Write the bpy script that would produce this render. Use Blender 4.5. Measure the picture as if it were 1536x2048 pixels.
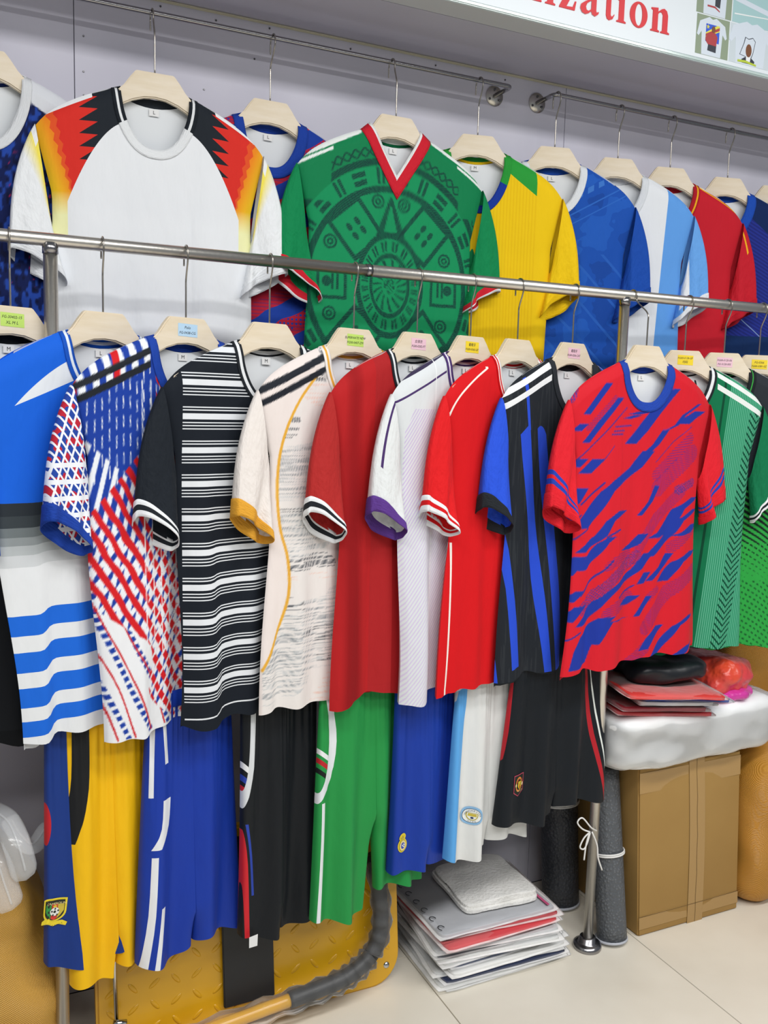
import bpy, bmesh, math, random
import numpy as np
from mathutils import Vector, Matrix, noise as mnoise

# ------------------------------------------------------------------ scene, camera, light
for o in list(bpy.data.objects):
    bpy.data.objects.remove(o, do_unlink=True)
SC = bpy.context.scene
COL = SC.collection
RAD = math.radians

CAM_H, YAW, PITCH, ROLL, FPX = 1.4, RAD(25.371), RAD(6.892), RAD(1.584), 1800.0
_f = Vector((math.sin(YAW) * math.cos(PITCH), math.cos(YAW) * math.cos(PITCH), -math.sin(PITCH)))
_r0 = Vector((math.cos(YAW), -math.sin(YAW), 0))
_u0 = _r0.cross(_f)
CR = _r0 * math.cos(ROLL) + _u0 * math.sin(ROLL)
CU = _u0 * math.cos(ROLL) - _r0 * math.sin(ROLL)
CF = _f
CC = Vector((0, 0, CAM_H))
cam = bpy.data.objects.new('camera', bpy.data.cameras.new('camera'))
COL.objects.link(cam)
m = Matrix.Identity(4)
for i in range(3):
    m[i][0], m[i][1], m[i][2], m[i][3] = CR[i], CU[i], -CF[i], CC[i]
cam.matrix_world = m
cam.data.sensor_fit = 'HORIZONTAL'
cam.data.sensor_width = 36.0
cam.data.lens = 36.0 * FPX / 1536.0
cam.data.clip_start = 0.05
SC.camera = cam

w = bpy.data.worlds.new('world')
SC.world = w
w.use_nodes = True
w.node_tree.nodes['Background'].inputs[0].default_value = (0.80, 0.86, 0.93, 1)
w.node_tree.nodes['Background'].inputs[1].default_value = 0.24

def area(name, loc, sx, sy, power, color=(1, 0.985, 0.96)):
    l = bpy.data.lights.new(name, 'AREA')
    l.shape = 'RECTANGLE'; l.size = sx; l.size_y = sy; l.energy = power; l.color = color
    o = bpy.data.objects.new(name, l)
    o.location = loc
    COL.objects.link(o)
    return o
for i, (lx, ly) in enumerate([(-0.5, 0.15), (0.9, 0.15), (2.3, 0.15), (-0.5, -1.3), (0.9, -1.3), (2.3, -1.3)]):
    area('ceiling_light_panel', (lx, ly, 2.95), 1.2, 0.35, 26.5)

SC.view_settings.view_transform = 'Standard'
SC.view_settings.look = 'None'
SC.view_settings.gamma = 1.0
SC.view_settings.use_curve_mapping = False
SC.view_settings.exposure = 0.0

# ------------------------------------------------------------------ measuring helpers (metres)
def ray(px, py):
    return CR * ((px - 768) / FPX) - CU * ((py - 1024) / FPX) + CF
def aty(px, py, Y):
    d = ray(px, py); return CC + d * (Y / d.y)
def atz(px, py, z=0.0):
    d = ray(px, py); return CC + d * ((z - CAM_H) / d.z)

# ------------------------------------------------------------------ colour and node helpers
def lin(c):
    if isinstance(c, str):
        c = c.lstrip('#'); c = [int(c[i:i + 2], 16) / 255 for i in (0, 2, 4)]
    return tuple(((v / 12.92) if v <= 0.04045 else ((v + 0.055) / 1.055) ** 2.4) for v in c[:3])
def rgba(c): return lin(c) + (1.0,)

NT = None
class E:
    def __init__(s, k): s.k = k
    def __add__(a, b): return mt('ADD', a, b)
    __radd__ = __add__
    def __sub__(a, b): return mt('SUBTRACT', a, b)
    def __rsub__(a, b): return mt('SUBTRACT', b, a)
    def __mul__(a, b): return mt('MULTIPLY', a, b)
    __rmul__ = __mul__
    def __truediv__(a, b): return mt('DIVIDE', a, b)
    def __rtruediv__(a, b): return mt('DIVIDE', b, a)
    def __neg__(a): return mt('MULTIPLY', a, -1.0)
def setin(sock, v):
    if isinstance(v, E): NT.links.new(v.k, sock)
    else: sock.default_value = v
def mt(op, a, b=None, clamp=False):
    n = NT.nodes.new('ShaderNodeMath'); n.operation = op; n.use_clamp = clamp
    setin(n.inputs[0], a)
    if b is not None: setin(n.inputs[1], b)
    return E(n.outputs[0])
def gt(a, b): return mt('GREATER_THAN', a, b)
def lt(a, b): return mt('LESS_THAN', a, b)
def ab(a): return mt('ABSOLUTE', a)
def fr(a): return mt('FRACT', a)
def sn(a): return mt('SINE', a)
def mn(a, b): return mt('MINIMUM', a, b)
def mx(a, b): return mt('MAXIMUM', a, b)
def pw(a, b): return mt('POWER', a, b)
def band(a, lo, hi): return gt(a, lo) * lt(a, hi)
def ramp(a, lo, hi): return mt('DIVIDE', a - lo, hi - lo, True)
def AND(*m):
    r = m[0]
    for q in m[1:]: r = r * q
    return r
def OR(*m):
    r = m[0]
    for q in m[1:]: r = mx(r, q)
    return r
def nz(x, y, scale=1.0, detail=2.0):
    c = NT.nodes.new('ShaderNodeCombineXYZ'); setin(c.inputs[0], x); setin(c.inputs[1], y)
    n = NT.nodes.new('ShaderNodeTexNoise'); n.inputs['Scale'].default_value = scale; n.inputs['Detail'].default_value = detail
    NT.links.new(c.outputs[0], n.inputs['Vector'])
    return E(n.outputs[0])
class Lay:
    def __init__(s, base): s.c = base if isinstance(base, E) else rgba(base)
    def add(s, mask, col):
        n = NT.nodes.new('ShaderNodeMix'); n.data_type = 'RGBA'
        setin(n.inputs[0], mask)
        setin(n.inputs[6], s.c)
        setin(n.inputs[7], col if isinstance(col, E) else rgba(col))
        s.c = E(n.outputs[2])
        return s

def newmat(name):
    global NT
    mt_ = bpy.data.materials.new(name); mt_.use_nodes = True
    NT = mt_.node_tree
    return mt_, NT.nodes['Principled BSDF']
def uvxy():
    n = NT.nodes.new('ShaderNodeUVMap'); s = NT.nodes.new('ShaderNodeSeparateXYZ')
    NT.links.new(n.outputs[0], s.inputs[0])
    return E(s.outputs[0]), E(s.outputs[1])
def addbump(b, height, strength=0.3, dist=0.01):
    n = NT.nodes.new('ShaderNodeBump'); n.inputs['Strength'].default_value = strength; n.inputs['Distance'].default_value = dist
    NT.links.new(height.k, n.inputs['Height']); NT.links.new(n.outputs[0], b.inputs['Normal'])
def cloth(name, fn, rough=0.7, sheen=0.02, hem=None, wr=0.35, spec=0.10):
    """jersey cloth: fn(x, d) -> colour hex or Lay; x and d are metres on the flat pattern"""
    m_, b = newmat(name)
    x, y = uvxy()
    c = fn(x, -y) if callable(fn) else fn
    if isinstance(c, Lay): c = c.c
    if isinstance(c, str): c = rgba(c)
    setin(b.inputs['Base Color'], c)
    b.inputs['Roughness'].default_value = rough
    b.inputs['Specular IOR Level'].default_value = spec
    b.inputs['Sheen Weight'].default_value = sheen
    b.inputs['Sheen Roughness'].default_value = 0.5
    h = nz(x * 1.0, y * 0.35, 26, 3)
    if hem:
        h = h - band(-y, hem - 0.0208, hem - 0.0192) * 0.12
    addbump(b, h, wr, 0.012)
    return m_
def M(name, col, rough=0.5, metal=0.0, spec=0.5, bump=None, coat=0.0, vary=None, emit=None):
    m_, b = newmat(name)
    b.inputs['Base Color'].default_value = rgba(col)
    b.inputs['Roughness'].default_value = rough
    b.inputs['Metallic'].default_value = metal
    b.inputs['Specular IOR Level'].default_value = spec
    b.inputs['Coat Weight'].default_value = coat
    b.inputs['Coat Roughness'].default_value = 0.12
    tc = NT.nodes.new('ShaderNodeTexCoord')
    if vary:
        scale, col2, stretch = vary
        mp = NT.nodes.new('ShaderNodeMapping'); mp.inputs['Scale'].default_value = stretch
        NT.links.new(tc.outputs['Object'], mp.inputs[0])
        n = NT.nodes.new('ShaderNodeTexNoise'); n.inputs['Scale'].default_value = scale; n.inputs['Detail'].default_value = 4
        NT.links.new(mp.outputs[0], n.inputs['Vector'])
        L = Lay(col); f = ramp(E(n.outputs[0]), 0.35, 0.7); L.add(f, col2)
        NT.links.new(L.c.k, b.inputs['Base Color'])
    if bump:
        n = NT.nodes.new('ShaderNodeTexNoise'); n.inputs['Scale'].default_value = bump[0]; n.inputs['Detail'].default_value = 3
        NT.links.new(tc.outputs['Object'], n.inputs['Vector'])
        addbump(b, E(n.outputs[0]), bump[1], bump[2] if len(bump) > 2 else 0.01)
    if emit:
        b.inputs['Emission Color'].default_value = rgba(col); b.inputs['Emission Strength'].default_value = emit
    return m_
def plastic_film(name, haze=0.12, tint='#ffffff', bump=(30, 0.6), k=1.0):
    m_, b = newmat(name)
    b.inputs['Base Color'].default_value = rgba(tint); b.inputs['Roughness'].default_value = 0.12
    out = NT.nodes['Material Output']
    tr = NT.nodes.new('ShaderNodeBsdfTransparent'); fz = NT.nodes.new('ShaderNodeFresnel'); fz.inputs[0].default_value = 1.45
    mixs = NT.nodes.new('ShaderNodeMixShader')
    f = mt('ADD', E(fz.outputs[0]) * k, haze, True)
    NT.links.new(f.k, mixs.inputs[0]); NT.links.new(tr.outputs[0], mixs.inputs[1]); NT.links.new(b.outputs[0], mixs.inputs[2])
    NT.links.new(mixs.outputs[0], out.inputs[0])
    tc = NT.nodes.new('ShaderNodeTexCoord'); n = NT.nodes.new('ShaderNodeTexNoise'); n.inputs['Scale'].default_value = bump[0]; n.inputs['Detail'].default_value = 2
    NT.links.new(tc.outputs['Object'], n.inputs['Vector'])
    addbump(b, E(n.outputs[0]), bump[1], 0.02)
    return m_
def vcol_mat(name, rough=0.62, wr=0.35, hem=None):
    def fn(x, d):
        a = NT.nodes.new('ShaderNodeAttribute'); a.attribute_name = 'print_colour'
        return Lay(E(a.outputs['Color']))
    return cloth(name, fn, rough, hem=hem, wr=wr)

# ------------------------------------------------------------------ object helpers
def tag(o, label=None, cat=None, group=None, kind=None):
    if label: o['label'] = label
    if cat: o['category'] = cat
    if group: o['group'] = group
    if kind: o['kind'] = kind
    return o
def thing(name, label, cat, loc=(0, 0, 0), rotz=0.0, group=None, kind=None):
    o = bpy.data.objects.new(name, None); COL.objects.link(o)
    o.location = loc; o.rotation_euler = (0, 0, rotz); o.empty_display_size = 0.05
    return tag(o, label, cat, group, kind)
def mesh(name, V, F, uv=None, smooth=True):
    me = bpy.data.meshes.new(name)
    me.from_pydata([tuple(v) for v in V], [], F)
    if uv is not None:
        l = me.uv_layers.new(name='UVMap')
        idx = np.empty(len(me.loops), dtype=np.int32); me.loops.foreach_get('vertex_index', idx)
        l.data.foreach_set('uv', np.asarray(uv, dtype=np.float32)[idx].ravel())
    if smooth: me.polygons.foreach_set('use_smooth', [True] * len(me.polygons))
    me.update()
    return me
def obj(name, me, mat=None, parent=None, loc=(0, 0, 0), rot=(0, 0, 0)):
    o = bpy.data.objects.new(name, me); COL.objects.link(o)
    if mat is not None and not me.materials:
        for q in (mat if isinstance(mat, (list, tuple)) else [mat]): me.materials.append(q)
    if parent: o.parent = parent
    o.location = loc; o.rotation_euler = rot
    return o
def grid_faces(nr, nc, off=0, wrap=False):
    F = []
    for r in range(nr - 1):
        for c in range(nc if wrap else nc - 1):
            c2 = (c + 1) % nc
            F.append((off + r * nc + c, off + r * nc + c2, off + (r + 1) * nc + c2, off + (r + 1) * nc + c))
    return F
def tube(path, r, n=10, cap=True):
    path = [Vector(p) for p in path]; V = []; F = []
    rs = r if isinstance(r, (list, tuple)) else [r] * len(path)
    ref = None
    for i, p in enumerate(path):
        t = (path[min(i + 1, len(path) - 1)] - path[max(i - 1, 0)]).normalized()
        if ref is None:
            ref = Vector((0, 0, 1)) if abs(t.z) < 0.9 else Vector((1, 0, 0))
        a = (ref - t * ref.dot(t)).normalized(); ref = a; b = t.cross(a)
        for k in range(n):
            an = 2 * math.pi * k / n
            V.append(p + a * (rs[i] * math.cos(an)) + b * (rs[i] * math.sin(an)))
    F = grid_faces(len(path), n, wrap=True)
    if cap:
        F.append(tuple(range(n - 1, -1, -1))); F.append(tuple(range((len(path) - 1) * n, len(path) * n)))
    return V, F
def smooth_path(P, k=6):
    P = [Vector(p) for p in P]; out = []
    for i in range(len(P) - 1):
        p0, p1, p2, p3 = P[max(i - 1, 0)], P[i], P[i + 1], P[min(i + 2, len(P) - 1)]
        for j in range(k):
            t = j / k
            out.append(0.5 * ((2 * p1) + (p2 - p0) * t + (2 * p0 - 5 * p1 + 4 * p2 - p3) * t * t + (3 * p1 - p0 - 3 * p2 + p3) * t ** 3))
    out.append(P[-1]); return out
def tube_obj(name, path, r, mat, parent=None, n=10, loc=(0, 0, 0), rot=(0, 0, 0)):
    V, F = tube(path, r, n); return obj(name, mesh(name, V, F), mat, parent, loc, rot)
def bm_obj(name, bm, mat, parent=None, smooth=False, loc=(0, 0, 0), rot=(0, 0, 0)):
    me = bpy.data.meshes.new(name); bm.to_mesh(me); bm.free()
    if smooth: me.polygons.foreach_set('use_smooth', [True] * len(me.polygons))
    return obj(name, me, mat, parent, loc, rot)
def box_bm(x0, x1, y0, y1, z0, z1, bev=0.0, seg=2):
    bm = bmesh.new()
    bmesh.ops.create_cube(bm, size=1)
    for v in bm.verts:
        v.co = Vector((x0 + (v.co.x + 0.5) * (x1 - x0), y0 + (v.co.y + 0.5) * (y1 - y0), z0 + (v.co.z + 0.5) * (z1 - z0)))
    if bev: bmesh.ops.bevel(bm, geom=bm.edges[:], offset=bev, segments=seg, affect='EDGES')
    return bm
def box_obj(name, b, mat, parent=None, bev=0.0, **k):
    return bm_obj(name, box_bm(*b, bev=bev), mat, parent, **k)
def lathe(name, prof, mat, parent=None, n=32, loc=(0, 0, 0), rot=(0, 0, 0)):
    V = []
    for r, z in prof:
        for k in range(n):
            a = 2 * math.pi * k / n; V.append((r * math.cos(a), r * math.sin(a), z))
    return obj(name, mesh(name, V, grid_faces(len(prof), n, wrap=True)), mat, parent, loc, rot)
def plate(name, pts, y0, y1, mat, parent=None, bev=0.0, loc=(0, 0, 0), rot=(0, 0, 0), smooth=False):
    """outline in x,z pushed from y0 to y1"""
    bm = bmesh.new()
    vs = [bm.verts.new((p[0], y0, p[1])) for p in pts]
    f = bm.faces.new(vs)
    r = bmesh.ops.extrude_face_region(bm, geom=[f])
    for v in r['geom']:
        if isinstance(v, bmesh.types.BMVert): v.co.y = y1
    bmesh.ops.recalc_face_normals(bm, faces=bm.faces[:])
    if bev:
        ed = [e for e in bm.edges if abs(e.verts[0].co.y - e.verts[1].co.y) < 1e-6]
        bmesh.ops.bevel(bm, geom=ed, offset=bev, segments=2, affect='EDGES')
    bmesh.ops.triangulate(bm, faces=[q for q in bm.faces if len(q.verts) > 4])
    return bm_obj(name, bm, mat, parent, smooth, loc, rot)
def circ(cx, cz, rx, rz=None, n=24, a0=0, a1=360):
    rz = rx if rz is None else rz
    full = (a1 - a0) == 360
    return [(cx + rx * math.cos(RAD(a0 + (a1 - a0) * k / (n if full else n - 1))), cz + rz * math.sin(RAD(a0 + (a1 - a0) * k / (n if full else n - 1)))) for k in range(n)]
_txt = {}
def text_mesh(s, size, shear=0.0, align='CENTER'):
    key = (s, size, shear, align)
    if key not in _txt:
        cu = bpy.data.curves.new('lettering', 'FONT'); cu.body = s; cu.size = size; cu.shear = shear
        cu.align_x = align; cu.align_y = 'CENTER'; cu.resolution_u = 2
        t = bpy.data.objects.new('lettering', cu); COL.objects.link(t)
        dg = bpy.context.evaluated_depsgraph_get()
        me = bpy.data.meshes.new_from_object(t.evaluated_get(dg))
        bpy.data.objects.remove(t, do_unlink=True)
        _txt[key] = ([tuple(v.co) for v in me.vertices], [tuple(p.vertices) for p in me.polygons])
        bpy.data.meshes.remove(me)
    return _txt[key]
def text_obj(name, s, size, mat, parent, loc, shear=0.0, align='CENTER'):
    V, F = text_mesh(s, size, shear, align)
    if not V: return None
    return obj(name, mesh(name, [(v[0], 0, v[1]) for v in V], F, smooth=False), mat, parent, loc)
def soft_box(name, size, mat, parent=None, n=14, rnd=6.0, amp=0.01, freq=6.0, seed=0, loc=(0, 0, 0), rot=(0, 0, 0), fn=None):
    """a cube of soft goods: rounded, lumpy; base at z=0"""
    V = []; F = []; idx = {}
    def vid(p):
        k = tuple(round(c, 5) for c in p)
        if k not in idx: idx[k] = len(V); V.append(p)
        return idx[k]
    for ax in range(3):
        for s in (-1, 1):
            for i in range(n):
                for j in range(n):
                    q = []
                    for di, dj in ((0, 0), (1, 0), (1, 1), (0, 1)):
                        a = -1 + 2 * (i + di) / n; b = -1 + 2 * (j + dj) / n
                        p = [0, 0, 0]; p[ax] = s; p[(ax + 1) % 3] = a; p[(ax + 2) % 3] = b
                        q.append(vid(tuple(p)))
                    F.append(tuple(q if s > 0 else q[::-1]))
    out = []
    for p in V:
        v = Vector(p); L = (abs(v.x) ** rnd + abs(v.y) ** rnd + abs(v.z) ** rnd) ** (1 / rnd)
        v = v / L
        w_ = Vector((v.x * size[0] / 2, v.y * size[1] / 2, (v.z + 1) * size[2] / 2))
        q = w_ * freq + Vector((seed * 7.3, seed * 3.1, 0))
        nn = mnoise.noise(q) + 0.5 * mnoise.noise(q * 2.3)
        dirn = Vector((v.x, v.y, v.z * 0.6)); 
        w_ = w_ + dirn * (amp * nn)
        if fn: w_ = Vector(fn(w_, v))
        w_.z = max(w_.z, 0.0)
        out.append(w_)
    return obj(name, mesh(name, out, F), mat, parent, loc, rot)

# ------------------------------------------------------------------ the setting
Y_WALL, Y_FRONT, Y_BACK = 2.08, 1.753, 2.0
Z_FRONT, Z_BACK = 1.673, 2.189
X0, X1 = -1.61, 3.39

m_wall = M('painted_wall_panel', '#d2d1de', 0.75, spec=0.25, bump=(3.0, 0.08), vary=(2.2, '#cccbd8', (1, 1, 0.35)))
m_gap = M('dark_joint', '#55565e', 0.9)
m_tile = M('cream_floor_tile', '#e8e2d4', 0.32, spec=0.45, vary=(5.0, '#e0d9ca', (1, 1, 1)), coat=0.05)
m_grout = M('grout', '#8d867a', 0.9)
m_steel = M('brushed_steel', '#d6d2ca', 0.33, 1.0, bump=(160, 0.03))
m_steel_dark = M('polished_steel', '#9b9a9c', 0.22, 1.0)
m_screw = M('screw_steel', '#6f6f72', 0.4, 1.0)

floor = tag(box_obj('floor', (X0, X1, -1.5, Y_WALL, -0.05, -0.004), m_grout), 'cream tiled shop floor', None, None, 'structure')
tile_me = None
for i in range(9):
    for j in range(7):
        tx, ty = -2.0 + 0.6 * i, -1.7 + 0.6 * j + 0.0
        if tx + 0.6 < X0 + 0.1 or tx > X1: continue
        if tile_me is None:
            bm = box_bm(0.0012, 0.5988, 0.0012, 0.5988, -0.012, 0.0, bev=0.0008, seg=1)
            tile_me = bpy.data.meshes.new('tile'); bm.to_mesh(tile_me); bm.free(); tile_me.materials.append(m_tile)
        o = obj('tile', tile_me, None, floor, (tx, ty, 0))
        if j == 6: o.scale.y = 0.295
wall = tag(box_obj('wall_back', (X0, X1, Y_WALL + 0.006, Y_WALL + 0.10, -0.05, 3.0), m_gap), 'lavender white panelled back wall', None, None, 'structure')
pan = None
for i in range(4):
    if pan is None:
        bm = box_bm(0.0008, 1.2492, 0.0, 0.02, 0.0, 2.40, bev=0.0006, seg=1)
        pan = bpy.data.meshes.new('wall_panel'); bm.to_mesh(pan); bm.free(); pan.materials.append(m_wall)
    obj('wall_panel', pan, None, wall, (-1.01 - 0.6 + 0.6 + 1.25 * i, Y_WALL, 0))
bm = bmesh.new(); bmesh.ops.create_cone(bm, cap_ends=True, segments=10, radius1=0.0022, radius2=0.0018, depth=0.002)
scr = bpy.data.meshes.new('screw'); bm.to_mesh(scr); bm.free(); scr.materials.append(m_screw)
for px, py in [(321, 13), (432, 41), (539, 57), (701, 98), (871, 131), (1010, 160), (408, 179), (509, 118), (167, 143), (167, 72), (168, 190)]:
    p = aty(px, py, Y_WALL); obj('screw', scr, None, wall, (p.x, Y_WALL - 0.001, p.z), (RAD(90), 0, 0))

# overhead bulkhead carrying the lit sign
m_soffit = M('soffit_board', '#b9b7c6', 0.7, spec=0.3, vary=(1.5, '#b2b0be', (1, 1, 1)))
m_trim = M('soffit_trim', '#bdbfc2', 0.5)
m_caulk = M('old_caulk', '#c9c4ae', 0.8)
soff = tag(box_obj('ceiling', (X0, X1, 1.852, Y_WALL, 2.251, 2.30), m_soffit), 'grey soffit board under the sign bulkhead', None, None, 'structure')
tag(box_obj('trim_1', (X0, X1, Y_WALL - 0.006, Y_WALL - 0.0005, 2.245, 2.2515), m_caulk, bev=0.002), 'line of yellowed caulk where soffit meets wall', None, None, 'structure')
sign = thing('sign_light_box', 'long white lit sign box with red serif lettering over the rails', 'sign', (0.3, 1.782, 2.251))
sx = -0.3
m_sign = M('sign_face_white', '#e6eef4', 0.35, emit=0.05)
m_red = M('sign_red', '#e02a34', 0.45, emit=0.02)
m_edge = M('sign_edge_acrylic', '#c9dbd9', 0.15, coat=0.5)
box_obj('case', (X0 + sx, X1 + sx, 0.004, 0.068, 0.0, 0.70), m_trim, sign)
box_obj('face', (X0 + sx, X1 + sx, -0.004, 0.004, 0.008, 0.70), m_sign, sign)
box_obj('edge_strip', (X0 + sx, X1 + sx, -0.005, 0.0045, -0.001, 0.0078), m_edge, sign, bev=0.002)
# serif glyph outlines: x 0..1 across, y 0..1 up to x-height
def arcpts(cx, cy, rx, ry, a0, a1, n=14): return [(cx + rx * math.cos(RAD(a0 + (a1 - a0) * k / (n - 1))), cy + ry * math.sin(RAD(a0 + (a1 - a0) * k / (n - 1)))) for k in range(n)]
G_n = [(0, 0), (.46, 0), (.46, .05), (.36, .09), (.36, .74), (.46, .84), (.55, .84), (.62, .74), (.62, .09), (.53, .05), (.53, 0), (1, 0), (1, .05), (.89, .09), (.89, .76), (.82, .94), (.68, 1.02), (.55, .98), (.36, .84), (.36, 1.0), (0, .95), (0, .90), (.09, .86), (.09, .09), (0, .05)]
G_i = [(0, 0), (1, 0), (1, .05), (.78, .09), (.78, 1.0), (0, .95), (0, .90), (.22, .86), (.22, .09), (0, .05)]
G_z = [(0, 0), (.92, 0), (1, .36), (.92, .36), (.80, .12), (.42, .09), (.98, .95), (.98, 1.0), (.10, 1.0), (.05, .68), (.13, .68), (.24, .88), (.58, .91), (0, .05)]
G_t = [(.85, .05), (.95, .16), (1.0, .20), (1.0, .26), (.86, .16), (.72, .14), (.66, .20), (.66, .90), (.96, .90), (.96, 1.0), (.66, 1.0), (.66, 1.32), (.58, 1.32), (.35, 1.10), (0, .97), (0, .90), (.24, .90), (.24, .16), (.34, .02), (.55, -.03)]
O_out = arcpts(.5, .5, .5, .53, 0, 360, 36)[:-1]; O_in = arcpts(.5, .5, .21, .45, 0, 360, 36)[:-1]
A_out = [(.98, .08), (1.02, .16), (.98, .18), (.90, .14), (.87, .20), (.87, .74), (.80, .93), (.58, 1.03), (.30, 1.0), (.10, .88), (.08, .74), (.18, .66), (.32, .70), (.34, .80), (.32, .88), (.42, .95), (.55, .90), (.60, .78), (.60, .64), (.30, .50), (.06, .34), (.02, .18), (.12, .02), (.30, -.03), (.48, .04), (.60, .14), (.66, .02), (.82, -.03)]
A_hole = [(.60, .22), (.46, .13), (.36, .16), (.32, .28), (.38, .42), (.60, .56)]
def ring_poly(out, inn):
    k = min(range(len(inn)), key=lambda i: (inn[i][0] - out[0][0]) ** 2 + (inn[i][1] - out[0][1]) ** 2)
    return out + [out[0]] + [inn[(k - i) % len(inn)] for i in range(len(inn))] + [inn[k]]
def strip_ring(name, out, inn, y0, mat, parent):
    n = len(out); V = [(p[0], y0, p[1]) for p in out] + [(p[0], y0, p[1]) for p in inn] + [(p[0], y0 + 0.0015, p[1]) for p in out] + [(p[0], y0 + 0.0015, p[1]) for p in inn]
    F = []
    for i in range(n):
        j = (i + 1) % n
        F += [(i, j, n + j, n + i), (i, j, 2 * n + j, 2 * n + i), (n + i, n + j, 3 * n + j, 3 * n + i)]
    return obj(name, mesh(name, V, F, smooth=False), mat, parent)
base_z, xh = 0.041, 0.054
def glyph(pts, xa, xb): return [(xa + sx + p[0] * (xb - xa), base_z + p[1] * xh) for p in pts]
for g, xa, xb in [(G_n, 1.143, 1.194), (G_i, 1.204, 1.231), (G_z, 1.242, 1.288), (G_t, 1.365, 1.396), (G_i, 1.403, 1.430), (G_n, 1.504, 1.561)]:
    plate('letter', glyph(g, xa, xb), -0.0058, -0.004, m_red, sign)
strip_ring('letter', glyph(O_out, 1.441, 1.493), glyph(O_in, 1.441, 1.493), -0.0058, m_red, sign)
bm = bmesh.new()
ring = [bm.edges.new((a, b)) for pts in (glyph(A_out, 1.298, 1.351), glyph(A_hole, 1.298, 1.351)) for vs in [[bm.verts.new((p[0], -0.0058, p[1])) for p in pts]] for a, b in zip(vs, vs[1:] + vs[:1])]
bmesh.ops.triangle_fill(bm, use_beauty=True, use_dissolve=False, edges=bm.edges[:])
bm_obj('letter', bm, m_red, sign)
# dots over the two i
for xa, xb in ((1.204, 1.231), (1.403, 1.430)):
    plate('letter_dot', circ((xa + xb) / 2 + sx - 0.001, base_z + xh * 1.3, 0.009, 0.0085), -0.0058, -0.004, m_red, sign)
# four printed photographs at the end of the sign
def fm(name, c): return M(name, c, 0.45, emit=0.03)
m_pgreen, m_pshirt, m_pcream = fm('print_green_grey', '#8f9f86'), fm('print_pale_shirt', '#d9e4f0'), fm('print_pale_grey', '#cfdbe2')
m_pblue, m_pyel, m_pred, m_pdark, m_pbrown, m_plime = fm('print_blue', '#2a58d8'), fm('print_yellow', '#e6df4a'), fm('print_red', '#b23a3f'), fm('print_dark', '#2d3340'), fm('print_brown', '#7a4a2a'), fm('print_lime', '#bccf3a')
m_pteal, m_pwhite = fm('print_teal', '#a9cfd2'), fm('print_white', '#f2f5f6')
def photo(x0, x1, z0, z1, back, shapes):
    p = plate('photo_print', [(x0 + sx, z0), (x1 + sx, z0), (x1 + sx, z1), (x0 + sx, z1)], -0.0046, -0.004, back, sign)
    for k, (nm, pts, mat) in enumerate(shapes):
        plate(nm, [(q[0] + sx, q[1]) for q in pts], -0.0048 - 0.00014 * k, -0.0046, mat, p)
    return p
def tee(x0, x1, z0, z1):
    w_, h_ = x1 - x0, z1 - z0
    P = [(.18, 0), (.82, 0), (.85, .62), (.95, .50), (1.0, .55), (.92, .85), (.62, 1), (.5, .95), (.38, 1), (.08, .85), (0, .50), (.06, .46), (.15, .60)]
    return [(x0 + a * w_, z0 + b * h_) for a, b in P]
def zs(y): return y - 2.251
photo(1.646, 1.752, zs(2.268), zs(2.359), m_pgreen, [
    ('printed_shirt', tee(1.648, 1.745, zs(2.2685), zs(2.357)), m_pshirt),
    ('printed_flag', [(1.676, zs(2.300)), (1.720, zs(2.300)), (1.720, zs(2.341)), (1.676, zs(2.341))], m_pblue),
    ('flag_stripe', [(1.676, zs(2.308)), (1.720, zs(2.328)), (1.720, zs(2.341)), (1.711, zs(2.341)), (1.676, zs(2.320))], m_pyel),
    ('flag_stripe', [(1.676, zs(2.311)), (1.720, zs(2.331)), (1.720, zs(2.338)), (1.676, zs(2.317))], m_pred),
    ('flag_star', [(1.682 + 0.006 * (1 if k % 2 == 0 else .4) * math.sin(k * math.pi / 5), zs(2.334) + 0.006 * (1 if k % 2 == 0 else .4) * math.cos(k * math.pi / 5)) for k in range(10)], m_pyel),
    ('printed_trousers', [(1.684, zs(2.280)), (1.711, zs(2.278)), (1.712, zs(2.297)), (1.686, zs(2.297))], m_pdark),
    ('printed_jacket', [(1.685, zs(2.294)), (1.711, zs(2.293)), (1.714, zs(2.314)), (1.706, zs(2.323)), (1.694, zs(2.323)), (1.676, zs(2.310)), (1.676, zs(2.302))], m_pred),
    ('printed_head', circ(1.700, zs(2.330), 0.0055, 0.0078), m_pbrown)])
photo(1.756, 1.905, zs(2.268), zs(2.359), m_pcream, [
    ('printed_shirt', tee(1.752, 1.900, zs(2.2685), zs(2.37))[0:13], m_pshirt),
    ('map_outline', [(1.790, zs(2.290)), (1.802, zs(2.318)), (1.806, zs(2.334)), (1.818, zs(2.331)), (1.832, zs(2.336)), (1.842, zs(2.328)), (1.836, zs(2.298)), (1.830, zs(2.285))], m_pdark),
    ('map_field', [(1.792, zs(2.291)), (1.804, zs(2.318)), (1.808, zs(2.332)), (1.818, zs(2.329)), (1.832, zs(2.334)), (1.840, zs(2.327)), (1.834, zs(2.298)), (1.828, zs(2.286))], m_pshirt),
    ('printed_suit', [(1.800, zs(2.272)), (1.840, zs(2.272)), (1.842, zs(2.280)), (1.828, zs(2.288)), (1.812, zs(2.288)), (1.798, zs(2.280))], m_pdark),
    ('printed_collar', [(1.814, zs(2.274)), (1.826, zs(2.274)), (1.828, zs(2.288)), (1.812, zs(2.288))], m_pwhite),
    ('printed_head', circ(1.820, zs(2.303), 0.0098, 0.0155), m_pbrown),
    ('printed_banner', [(1.785, zs(2.272)), (1.812, zs(2.273)), (1.848, zs(2.270)), (1.848, zs(2.274)), (1.812, zs(2.2785)), (1.785, zs(2.277))], m_plime)])
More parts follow.
